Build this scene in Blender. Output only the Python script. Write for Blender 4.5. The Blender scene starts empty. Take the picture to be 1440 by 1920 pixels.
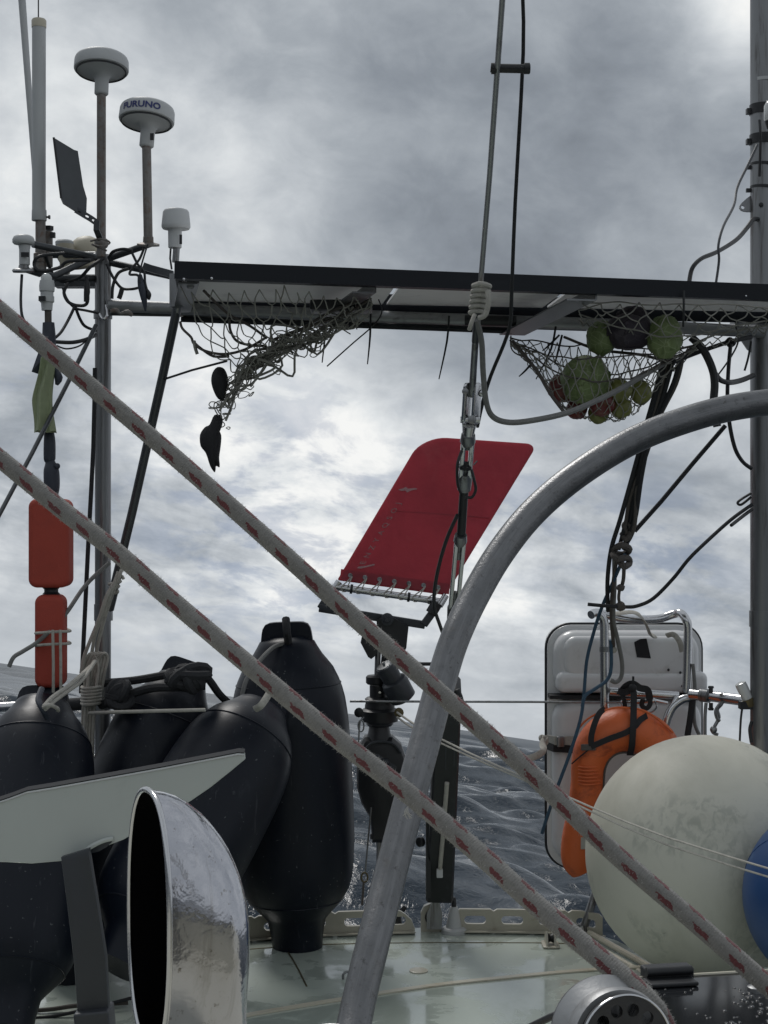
import bpy, math, random
import numpy as np
from mathutils import Vector, Matrix
random.seed(7)
S = bpy.context.scene
COL = S.collection
F = 2884.0                       # focal length in photo pixels
EYE = 2.75                       # eye height above the water
UP = Vector((0.145, 0.134, 1.0)).normalized()      # true vertical seen in the heeled boat's frame
H = UP.rotation_difference(Vector((0, 0, 1))).to_matrix().to_4x4()
HEEL = Matrix.Translation((0, 0, EYE)) @ H          # boat frame -> world

# ------------------------------------------------------------------ camera
cam = bpy.data.cameras.new('camera')
cam.sensor_fit = 'VERTICAL'; cam.sensor_height = 36.0
cam.lens = 36.0 * F / 1920.0
cam.clip_start = 0.05; cam.clip_end = 20000
camo = bpy.data.objects.new('camera', cam); COL.objects.link(camo)
camo.matrix_world = HEEL @ Matrix.Rotation(math.radians(90), 4, 'X')
S.camera = camo

# ------------------------------------------------------------------ exposure
S.view_settings.view_transform = 'Standard'; S.view_settings.look = 'None'
S.view_settings.exposure = 0.2; S.view_settings.gamma = 1.0
S.view_settings.use_curve_mapping = False

# ------------------------------------------------------------------ node helper
class NT:
    def __init__(s, tree): s.t = tree; s.n = tree.nodes; s.l = tree.links
    def node(s, typ, **kw):
        n = s.n.new(typ)
        for k, v in kw.items(): setattr(n, k, v)
        return n
    def put(s, sock, v):
        if isinstance(v, bpy.types.NodeSocket): s.l.new(v, sock)
        elif v is not None: sock.default_value = v
    def m(s, op, a, b=None, c=None, clamp=False):
        n = s.node('ShaderNodeMath', operation=op); n.use_clamp = clamp
        s.put(n.inputs[0], a)
        if b is not None: s.put(n.inputs[1], b)
        if c is not None: s.put(n.inputs[2], c)
        return n.outputs[0]
    def vm(s, op, a, b=None, out=0):
        n = s.node('ShaderNodeVectorMath', operation=op)
        s.put(n.inputs[0], a)
        if b is not None: s.put(n.inputs[1], b)
        return n.outputs[out]
    def sep(s, v):
        n = s.node('ShaderNodeSeparateXYZ'); s.put(n.inputs[0], v); return n.outputs
    def comb(s, x, y, z):
        n = s.node('ShaderNodeCombineXYZ')
        for i, a in enumerate((x, y, z)): s.put(n.inputs[i], a)
        return n.outputs[0]
    def noise(s, vec, scale, detail=4, rough=0.55, dist=0.0):
        n = s.node('ShaderNodeTexNoise')
        s.put(n.inputs['Vector'], vec); n.inputs['Scale'].default_value = scale
        n.inputs['Detail'].default_value = detail; n.inputs['Roughness'].default_value = rough
        n.inputs['Distortion'].default_value = dist
        return n.outputs['Fac']
    def smooth(s, v, a, b, lo=0.0, hi=1.0):
        n = s.node('ShaderNodeMapRange', interpolation_type='SMOOTHSTEP')
        s.put(n.inputs[0], v)
        for i, x in enumerate((a, b, lo, hi)): s.put(n.inputs[i + 1], x)
        return n.outputs[0]
    def mix(s, f, a, b):
        n = s.node('ShaderNodeMix', data_type='RGBA')
        s.put(n.inputs[0], f)
        for i, x in ((6, a), (7, b)):
            if not isinstance(x, bpy.types.NodeSocket): x = (*x[:3], 1.0)
            s.put(n.inputs[i], x)
        return n.outputs[2]
    def ramp(s, f, stops):
        n = s.node('ShaderNodeValToRGB'); s.put(n.inputs[0], f)
        cr = n.color_ramp
        while len(cr.elements) < len(stops): cr.elements.new(0.5)
        for e, (p, c) in zip(cr.elements, stops): e.position = p; e.color = (*c, 1.0)
        return n.outputs[0]

def pix_dir(px, py):
    return (H.to_3x3() @ Vector((px - 720.0, F, 960.0 - py))).normalized()

# ------------------------------------------------------------------ sky
SUN_EL, SUN_AZ = math.radians(54), math.radians(-38)      # ahead of the boat's stern, a little left
W = bpy.data.worlds.new('World'); S.world = W; W.use_nodes = True
W.node_tree.nodes.clear()
w = NT(W.node_tree)
D = w.vm('NORMALIZE', w.node('ShaderNodeTexCoord').outputs['Generated'])
dx, dy, dz = w.sep(D)
zc = w.m('MAXIMUM', dz, 0.0)
inv = w.m('DIVIDE', 1.0, w.m('ADD', zc, 0.30))
PL = w.comb(w.m('MULTIPLY', dx, inv), w.m('MULTIPLY', dy, inv), 0.0)       # a flat cloud layer seen from below
DA = w.vm('MULTIPLY', D, (1.0, 1.0, 1.55))
n1 = w.noise(w.vm('ADD', DA, (3.7, 1.2, 0.4)), 6.0, 9, 0.55, 0.12)
n2 = w.noise(w.vm('ADD', DA, (9.1, 5.4, 2.0)), 17.0, 8, 0.58, 0.3)
n4 = w.noise(w.vm('ADD', PL, (2.1, 8.4, 1.0)), 7.0, 7, 0.6, 0.3)
n3 = w.noise(w.vm('ADD', PL, (1.1, 7.4, 5.0)), 8.0, 6, 0.6, 0.3)
low = w.smooth(dz, .10, .26, 1.0, 0.0)       # near the horizon the cloud sheet is seen edge on and reads as streaks
t = w.m('ADD', w.m('MULTIPLY', w.m('SUBTRACT', n1, 0.5), 0.85), w.m('ADD', w.m('MULTIPLY', w.m('SUBTRACT', n2, 0.5), w.m('ADD', 0.66, w.m('MULTIPLY', low, .50))), w.m('MULTIPLY', w.m('SUBTRACT', n4, 0.5), w.m('MULTIPLY', low, 1.0))))
def lobe(px, py, s):
    c = pix_dir(px, py); k = (F / s) ** 2
    dt = w.vm('DOT_PRODUCT', D, tuple(c), out=1)
    return w.m('EXPONENT', w.m('MULTIPLY', w.m('SUBTRACT', dt, 1.0), k))
CLOUDS = [(720, 330, 330, -.25), (1150, 330, 300, -.19), (1000, 650, 240, -.15), (90, 780, 130, -.26),
          (230, 280, 150, .20), (40, 190, 110, .14), (520, 810, 190, .27), (720, 850, 150, .15),
          (1385, 20, 80, .58), (1310, 720, 100, .42), (320, 690, 120, .30), (550, 130, 170, -.10),
          (450, 330, 110, .20), (1230, 870, 120, -.12), (560, 1010, 180, .16), (950, 1010, 160, .16),
          (60, 480, 130, .24), (420, 920, 110, -.06), (700, 1180, 420, .12), (720, 900, 620, .06)]
for (a, b, s_, amp) in CLOUDS:
    t = w.m('ADD', t, w.m('MULTIPLY', lobe(a, b, s_), amp))
t = w.m('ADD', t, 0.48)
hz = w.smooth(dz, 0.0, 0.10, 1.0, 0.0)
t = w.m('ADD', w.m('MULTIPLY', t, w.m('SUBTRACT', 1.0, w.m('MULTIPLY', hz, 0.75))), w.m('MULTIPLY', hz, 0.42))
ccol = w.ramp(t, [(0.0, (.182, .204, .234)), (0.15, (.228, .254, .288)), (0.38, (.322, .352, .386)), (0.62, (.470, .500, .530)), (0.85, (.650, .675, .690)), (1.0, (.80, .805, .795))])
sky = w.node('ShaderNodeTexSky', sky_type='NISHITA')
w.put(sky.inputs[0], w.vm('NORMALIZE', w.vm('ADD', D, (0, 0, .4))))      # gaps open overhead blue, above the hazy horizon band
sky.sun_disc = False; sky.sun_elevation = SUN_EL; sky.sun_rotation = SUN_AZ
bgc = w.node('ShaderNodeBackground'); w.put(bgc.inputs[0], ccol); bgc.inputs[1].default_value = 1.0
bgs = w.node('ShaderNodeBackground'); w.put(bgs.inputs[0], sky.outputs[0]); bgs.inputs[1].default_value = 0.06
hole = w.m('ADD', w.m('ADD', lobe(470, 950, 190), lobe(620, 985, 110)), w.m('ADD', lobe(1240, 1050, 110), w.m('ADD', w.m('MULTIPLY', lobe(990, 930, 90), .8), w.m('MULTIPLY', lobe(40, 690, 60), .8))), clamp=True)
hole = w.m('MULTIPLY', w.smooth(n3, 0.44, 0.60), hole)
mixs = w.node('ShaderNodeMixShader'); w.put(mixs.inputs[0], w.m('MULTIPLY', hole, 0.46))
w.l.new(bgc.outputs[0], mixs.inputs[1]); w.l.new(bgs.outputs[0], mixs.inputs[2])
wo = w.node('ShaderNodeOutputWorld'); w.l.new(mixs.outputs[0], wo.inputs[0])

# ------------------------------------------------------------------ veiled sun
sl = bpy.data.lights.new('sun', 'SUN'); sl.energy = 1.2; sl.angle = math.radians(16); sl.color = (1.0, 0.97, 0.93)
so = bpy.data.objects.new('sun', sl); COL.objects.link(so)
sd = Vector((math.sin(SUN_AZ) * math.cos(SUN_EL), math.cos(SUN_AZ) * math.cos(SUN_EL), math.sin(SUN_EL)))
so.location = sd * 30; so.rotation_euler = sd.to_track_quat('Z', 'Y').to_euler()

# ------------------------------------------------------------------ materials
def lin(r, g, b):
    f = lambda c: (c / 255 / 12.92) if c <= 10 else ((c / 255 + .055) / 1.055) ** 2.4
    return (f(r), f(g), f(b))
MATS = {}
def mat(name, base, rough=.5, metal=0.0, var=.18, scale=9.0, bump=.0, bscale=60.0, stain=None, stain_at=(.55, .75), stain_scale=7.0,
        aniso=(1, 1, 1), rvar=.12, coat=0.0, spec=.5, extra=None, bdist=.002):
    m = bpy.data.materials.new(name); m.use_nodes = True; m.node_tree.nodes.clear()
    k = NT(m.node_tree)
    b = k.node('ShaderNodeBsdfPrincipled'); o = k.node('ShaderNodeOutputMaterial'); k.l.new(b.outputs[0], o.inputs[0])
    co = k.vm('MULTIPLY', k.node('ShaderNodeTexCoord').outputs['Object'], aniso)
    n = k.noise(co, scale, 6, .6, .2)
    c = k.mix(n, [x * (1 - var) for x in base], [min(1, x * (1 + var)) for x in base])
    if stain:
        q = k.noise(co, stain_scale, 9, .68, .4)
        c = k.mix(k.m('MULTIPLY', k.smooth(q, stain_at[0], stain_at[1]), .85), c, stain)
    if extra: c = extra(k, c, co)
    k.put(b.inputs['Base Color'], c)
    b.inputs['Metallic'].default_value = metal
    k.put(b.inputs['Roughness'], k.m('ADD', rough - rvar * .5, k.m('MULTIPLY', n, rvar), clamp=True))
    b.inputs['Coat Weight'].default_value = coat; b.inputs['Coat Roughness'].default_value = .15
    b.inputs['Specular IOR Level'].default_value = spec
    if bump:
        bn = k.node('ShaderNodeBump'); bn.inputs['Strength'].default_value = bump; bn.inputs['Distance'].default_value = bdist
        k.put(bn.inputs['Height'], k.noise(co, bscale, 5, .6)); k.l.new(bn.outputs[0], b.inputs['Normal'])
    MATS[name] = m
    return m

m_steel = mat('weathered_steel', (.25, .255, .26), .38, .9, .30, 14, .25, 120, stain=(.095, .085, .078), stain_at=(.50, .68), stain_scale=42, aniso=(1, 1, .07))
def tube_streaks(k, c, co):
    at = k.node('ShaderNodeAttribute', attribute_name='tubeco').outputs['Vector']
    st_ = k.noise(k.vm('MULTIPLY', at, (1, 1, 3.0)), 2.6, 8, .7, .3)
    c = k.mix(k.m('MULTIPLY', k.smooth(st_, .44, .66), .55), c, (.24, .24, .245))
    c = k.mix(k.m('MULTIPLY', k.smooth(k.noise(k.vm('MULTIPLY', at, (1, 1, 1.2)), 7, 6, .65), .56, .72), .4), c, (.07, .07, .07))
    return k.mix(k.m('MULTIPLY', k.smooth(k.noise(co, 95, 9, .8), .54, .68), .8), c, (.06, .056, .053))
m_hoop = mat('brushed_hoop_aluminium', (.16, .162, .166), .36, .85, .45, 24, .35, 260, stain=(.15, .145, .14), stain_at=(.55, .72), stain_scale=34, extra=tube_streaks)
m_alu = mat('dull_aluminium', (.23, .235, .24), .40, .85, .22, 9, .2, 200, stain=(.14, .135, .13), stain_at=(.55, .72), stain_scale=34)
m_bright = mat('polished_steel', (.58, .58, .59), .20, 1.0, .12, 12, .08, 90, stain=(.25, .22, .19), stain_at=(.66, .85), stain_scale=25)
m_rusty = mat('rust_flecked_pole', (.20, .19, .18), .55, .55, .35, 30, .4, 160, stain=(.16, .105, .075), stain_at=(.45, .7), stain_scale=55)
m_dull = mat('dull_steel_tube', (.34, .345, .35), .5, .75, .2, 12, .2, 120, stain=(.15, .145, .14), stain_at=(.54, .78), stain_scale=22)
m_darkpole = mat('dark_anodised', (.075, .08, .085), .38, .6, .25, 20, .1)
m_white = mat('white_plastic', (.46, .47, .47), .45, 0, .08, 8, .1, 90, stain=(.38, .37, .34), stain_at=(.58, .8), stain_scale=20)
m_gel = mat('white_gelcoat', (.66, .66, .66), .30, 0, .05, 4, .05, 40, stain=(.46, .45, .43), stain_at=(.56, .8), stain_scale=9, coat=.25)
m_cream = mat('cream_plastic', (.50, .46, .36), .5, 0, .10, 8, .1, 60, stain=(.3, .27, .2), stain_at=(.58, .8), stain_scale=16)
m_black = mat('black_plastic', (.012, .013, .015), .45, 0, .3, 14, .2, 120, stain=(.045, .047, .05), stain_at=(.55, .8), stain_scale=18)
m_cable = mat('black_cable', (.014, .015, .017), .5, 0, .3, 30)
m_frame = mat('black_panel_frame', (.009, .011, .015), .45, 0, .3, 6, .1, 80, spec=.25, stain=(.022, .025, .030), stain_at=(.55, .8), stain_scale=5, aniso=(.3, 1, 1))
m_back = mat('panel_back_sheet', (.86, .86, .85), .55, 0, .10, 6, .1, 60, stain=(.66, .66, .66), stain_at=(.5, .75), stain_scale=12)
m_cord = mat('pale_cord', (.40, .385, .345), .85, 0, .25, 60, .6, 260, stain=(.22, .21, .19), stain_at=(.5, .75), stain_scale=50)
m_greyrope = mat('grey_rope', (.17, .17, .165), .85, 0, .3, 60, .6, 260)
m_net = mat('pale_netting', (.25, .245, .22), .85, 0, .25, 40)
m_darkrope = mat('black_rope', (.020, .021, .024), .8, 0, .4, 80, .8, 300)
m_bluerope = mat('blue_rope', (.035, .075, .12), .8, 0, .3, 60, .6, 260)
m_brownrope = mat('dark_brown_rope', (.085, .075, .068), .85, 0, .3, 60, .6, 260)
def canvas_wear(k, c, co):
    q = k.noise(k.vm('MULTIPLY', co, (1, 1, .4)), 10, 8, .7, .5)
    c = k.mix(k.m('MULTIPLY', k.smooth(q, .54, .74), .30), c, (.62, .24, .25))
    return k.mix(k.m('MULTIPLY', k.smooth(k.noise(co, 60, 7, .75), .62, .74), .35), c, (.30, .065, .085))
m_canvas = mat('red_canvas', (.60, .130, .165), .75, 0, .16, 7, .55, 26, stain=(.50, .108, .138), stain_at=(.42, .7), stain_scale=5, extra=canvas_wear, bdist=.006)
def let_light_through(m, share):
    k = NT(m.node_tree); b = [n for n in k.n if n.type == 'BSDF_PRINCIPLED'][0]; o = [n for n in k.n if n.type == 'OUTPUT_MATERIAL'][0]
    tr = k.node('ShaderNodeBsdfTranslucent'); k.l.new(b.inputs['Base Color'].links[0].from_socket, tr.inputs[0])
    mx = k.node('ShaderNodeMixShader'); mx.inputs[0].default_value = share
    k.l.new(b.outputs[0], mx.inputs[1]); k.l.new(tr.outputs[0], mx.inputs[2]); k.l.new(mx.outputs[0], o.inputs[0])
let_light_through(m_canvas, .66); let_light_through(m_back, .2)
m_faded = mat('faded_lettering', (.34, .15, .155), .8, 0, .35, 70)
m_worn = mat('worn_grey_print', (.36, .20, .205), .8, 0, .3, 70)
m_float = mat('orange_red_float', (.36, .050, .030), .72, 0, .14, 8, .5, 240, stain=(.27, .04, .028), stain_at=(.5, .8), stain_scale=10)
m_horseshoe = mat('orange_vinyl', (.62, .125, .030), .5, 0, .10, 9, .5, 45, stain=(.22, .040, .020), stain_at=(.50, .68), stain_scale=9, bdist=.004)
m_web = mat('black_webbing', (.012, .012, .014), .75, 0, .3, 90, .5, 300)
m_cloth = mat('olive_flag_cloth', (.29, .33, .20), .8, 0, .14, 9, .4, 200, stain=(.21, .26, .14), stain_at=(.45, .75), stain_scale=12)
m_navy = mat('navy_tape', (.030, .036, .052), .55, 0, .3, 14, .5, 90, stain=(.07, .08, .10), stain_at=(.55, .8), stain_scale=16)
m_rail = mat('beige_painted_rail', (.42, .40, .33), .38, 0, .10, 10, .1, 60, stain=(.26, .23, .17), stain_at=(.57, .8), stain_scale=14, coat=.2)
m_anchor = mat('pale_grey_paint', (.44, .47, .45), .42, 0, .07, 5, .1, 60, stain=(.34, .365, .35), stain_at=(.54, .8), stain_scale=8)
m_edge = mat('dark_edge_paint', (.024, .026, .030), .85, 0, .25, 20)
m_shank = mat('dark_grey_paint', (.034, .038, .045), .42, .1, .14, 8, .15, 90, stain=(.05, .054, .06), stain_at=(.55, .8), stain_scale=12)
m_hole = mat('painted_hollow_shade', (.002, .002, .0024), .9, 0, .2, 8, spec=.08)  # near-black base stands in for shade inside the cowl and behind the block's holes
m_smoke = mat('smoked_acrylic', (.012, .013, .015), .07, 0, .2, 6, .0, stain=(.020, .021, .023), stain_at=(.5, .8), stain_scale=8)
m_drop = mat('water_bead', (.02, .021, .023), .2, 0, .05, 5, spec=.5)
m_lens = mat('clear_lens', (.55, .56, .55), .08, 0, .1, 20, coat=.6)
m_blue_ink = mat('navy_blue_lettering', (.020, .028, .14), .5, 0, .2, 30)
m_brass = mat('tarnished_bronze', (.13, .105, .055), .45, .6, .35, 40, .3)
m_blockface = mat('worn_dark_alloy', (.085, .083, .080), .32, .85, .22, 18, .15, 150, stain=(.035, .033, .031), stain_at=(.5, .75), stain_scale=20)

def fender_marks(k, c, co):
    q = k.noise(k.vm('MULTIPLY', co, (1, 1, .35)), 16, 10, .72, .6)
    c = k.mix(k.m('MULTIPLY', k.smooth(q, .55, .80), .55), c, (.040, .046, .056))
    sc = k.noise(k.vm('MULTIPLY', co, (1.0, .5, .12)), 70, 3, .6, .8)
    c = k.mix(k.m('MULTIPLY', k.smooth(sc, .66, .72), .35), c, (.07, .075, .085))
    q2 = k.noise(co, 95, 3, .5)
    return k.mix(k.m('MULTIPLY', k.smooth(q2, .69, .75), .6), c, (.15, .155, .16))
m_fender = mat('black_vinyl', (.0055, .008, .0145), .40, 0, .20, 6, .12, 70, extra=fender_marks, rvar=.2, spec=.24)

def ball_marks(k, c, co):
    q = k.noise(co, 3.2, 8, .62, .6)
    c = k.mix(k.m('MULTIPLY', k.smooth(q, .42, .68), .55), c, (.35, .345, .275))
    v = k.noise(k.vm('MULTIPLY', co, (1, 1, .6)), 46, 6, .62, .5)
    patch = k.smooth(k.noise(co, 4.4, 3, .5), .50, .62)
    c = k.mix(k.m('MULTIPLY', k.m('MULTIPLY', k.smooth(v, .44, .62), patch), .4), c, (.23, .245, .21))
    q = k.noise(co, 15, 9, .78, 1.0)
    return k.mix(k.m('MULTIPLY', k.smooth(q, .645, .73), .9), c, (.05, .05, .045))
m_ball = mat('chalky_white_vinyl', (.55, .54, .465), .58, 0, .06, 4, .15, 50, extra=ball_marks)
m_bluebuoy = mat('blue_vinyl', (.014, .058, .18), .42, 0, .2, 6, .15, 60, stain=(.07, .14, .29), stain_at=(.56, .78), stain_scale=12)

def deck_marks(k, c, co):
    q = k.noise(co, 2.2, 8, .6, .3)
    c = k.mix(k.m('MULTIPLY', k.smooth(q, .45, .7), .45), c, (.30, .345, .30))
    q = k.noise(co, 26, 9, .75, .6)
    c = k.mix(k.m('MULTIPLY', k.smooth(q, .66, .76), .6), c, (.13, .12, .09))
    q = k.noise(k.vm('MULTIPLY', co, (3.0, .6, 1)), 9, 8, .7, .3)
    return k.mix(k.m('MULTIPLY', k.smooth(q, .62, .74), .35), c, (.22, .20, .15))
m_deck = mat('wet_pale_green_deck', (.40, .45, .40), .14, 0, .07, 5, .0, extra=deck_marks, rvar=.22, coat=1.0)
kd = NT(m_deck.node_tree)
bd = [n for n in kd.n if n.type == 'BSDF_PRINCIPLED'][0]
bb = kd.node('ShaderNodeBump'); bb.inputs['Strength'].default_value = .35; bb.inputs['Distance'].default_value = .004
kd.put(bb.inputs['Height'], kd.m('ADD', kd.noise(kd.node('ShaderNodeTexCoord').outputs['Object'], 7, 5, .6), kd.m('MULTIPLY', kd.noise(kd.node('ShaderNodeTexCoord').outputs['Object'], 120, 3, .6), .12)))
kd.l.new(bb.outputs[0], bd.inputs['Normal'])
wet = kd.smooth(kd.noise(kd.node('ShaderNodeTexCoord').outputs['Object'], 4.5, 6, .62, .5), .44, .56)      # puddled and drying patches
kd.put(bd.inputs['Roughness'], kd.m('ADD', .36, kd.m('MULTIPLY', wet, -.28)))
kd.put(bd.inputs['Coat Weight'], wet); bd.inputs['Coat Roughness'].default_value = .05
m_trim = mat('cream_deck_trim', (.50, .47, .38), .35, 0, .1, 12, .1, 60, stain=(.34, .28, .18), stain_at=(.52, .75), stain_scale=22)
m_hull = mat('white_hull_paint', (.60, .61, .60), .35, 0, .06, 3)
m_cabin = mat('cream_cabin_paint', (.50, .49, .42), .45, 0, .08, 5, .2, 150)

def cowl_marks(k, c, co):
    q = k.noise(k.vm('MULTIPLY', co, (1, 1, .25)), 30, 8, .7, .8)
    c = k.mix(k.m('MULTIPLY', k.smooth(q, .52, .72), .6), c, (.26, .25, .235))
    q = k.noise(co, 120, 6, .7)
    return k.mix(k.m('MULTIPLY', k.smooth(q, .60, .70), .7), c, (.16, .14, .115))
m_cowl = mat('polished_cowl_steel', (.50, .50, .53), .14, 1.0, .06, 10, .55, 13, extra=cowl_marks, rvar=.10, bdist=.004)

def leafy(name, base, rib):
    def f(k, c, co):
        v = k.node('ShaderNodeTexVoronoi', feature='DISTANCE_TO_EDGE'); k.put(v.inputs['Vector'], co); v.inputs['Scale'].default_value = 42
        return k.mix(k.smooth(v.outputs['Distance'], .0, .06, .8, 0.0), c, rib)
    return mat(name, base, .55, 0, .3, 25, .8, 40, extra=f)
m_cabbage = leafy('green_cabbage', (.155, .205, .080), (.26, .31, .16))
m_purple = leafy('purple_cabbage', (.034, .026, .038), (.065, .05, .065))
m_apple = mat('red_green_apple', (.13, .024, .022), .3, 0, .3, 12, 0, stain=(.15, .14, .045), stain_at=(.52, .66), stain_scale=22)
m_green = mat('green_fruit', (.17, .18, .050), .4, 0, .2, 14, .1, 80, stain=(.16, .13, .045), stain_at=(.55, .75), stain_scale=18)

# big braided sheet with red tracer flecks
def braided(name):
    m = bpy.data.materials.new(name); m.use_nodes = True; m.node_tree.nodes.clear()
    k = NT(m.node_tree)
    b = k.node('ShaderNodeBsdfPrincipled'); o = k.node('ShaderNodeOutputMaterial'); k.l.new(b.outputs[0], o.inputs[0])
    at = k.node('ShaderNodeAttribute', attribute_name='tubeco')
    cx, cy, s = k.sep(at.outputs['Vector'])
    th = k.m('ARCTAN2', cy, cx)
    co = k.node('ShaderNodeTexCoord').outputs['Object']
    jit = k.m('MULTIPLY', k.m('SUBTRACT', k.noise(co, 330, 2, .6), .5), .5)
    PER = .034
    fr = k.m('FRACT', k.m('ADD', k.m('ADD', k.m('DIVIDE', s, PER), k.m('MULTIPLY', th, .22)), k.m('MULTIPLY', jit, .5)))
    strip = k.m('ADD', k.m('COSINE', k.m('ADD', k.m('MULTIPLY', th, 4.0), .6)), k.m('MULTIPLY', jit, 3.5))
    fl = k.m('MULTIPLY', k.m('LESS_THAN', fr, .42), k.smooth(strip, .25, .45))
    base = k.mix(k.noise(co, 26, 7, .65), (.17, .165, .155), (.31, .30, .28))
    base = k.mix(k.m('MULTIPLY', k.smooth(k.noise(co, 260, 4, .7), .45, .7), .5), base, (.15, .145, .135))
    c = k.mix(k.m('MULTIPLY', fl, .9), base, k.mix(k.noise(co, 160, 4, .6), (.095, .020, .023), (.18, .038, .043)))
    k.put(b.inputs['Base Color'], c); b.inputs['Roughness'].default_value = .92
    b.inputs['Specular IOR Level'].default_value = .2
    b.inputs['Sheen Weight'].default_value = .25
    w1 = k.m('SINE', k.m('ADD', k.m('MULTIPLY', s, 2 * math.pi / .0042), k.m('MULTIPLY', th, 4)))
    w2 = k.m('SINE', k.m('SUBTRACT', k.m('MULTIPLY', s, 2 * math.pi / .0042), k.m('MULTIPLY', th, 4)))
    hgt = k.m('ADD', k.m('MULTIPLY', k.m('MULTIPLY', w1, w2), .25), k.noise(co, 900, 3, .7))
    bn = k.node('ShaderNodeBump'); bn.inputs['Strength'].default_value = .8; bn.inputs['Distance'].default_value = .0012
    k.put(bn.inputs['Height'], hgt); k.l.new(bn.outputs[0], b.inputs['Normal'])
    return m
m_sheet = braided('worn_braid_with_red_tracer')
m_fuzz = mat('chafed_fibre', (.40, .39, .36), .9, 0, .2, 60)

# ------------------------------------------------------------------ mesh helpers (boat frame, metres)
def P(px, py, d):
    return Vector(((px - 720.0) / F * d, d, (960.0 - py) / F * d))
def R(px, d): return px * d / F
DECKZ = -1.27
def onDeck(px, py): return P(px, py, -DECKZ * F / (py - 960.0))
X, Y, Z = Vector((1, 0, 0)), Vector((0, 1, 0)), Vector((0, 0, 1))

def spline(pts, k=6):
    if len(pts) < 3 or k < 2: return list(pts)
    out = []
    for i in range(len(pts) - 1):
        p0 = pts[max(i - 1, 0)]; p1 = pts[i]; p2 = pts[i + 1]; p3 = pts[min(i + 2, len(pts) - 1)]
        for j in range(k):
            u = j / k
            out.append(0.5 * ((2 * p1) + (p2 - p0) * u + (2 * p0 - 5 * p1 + 4 * p2 - p3) * u * u + (3 * p1 - p0 - 3 * p2 + p3) * u ** 3))
    out.append(pts[-1]); return out

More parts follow.
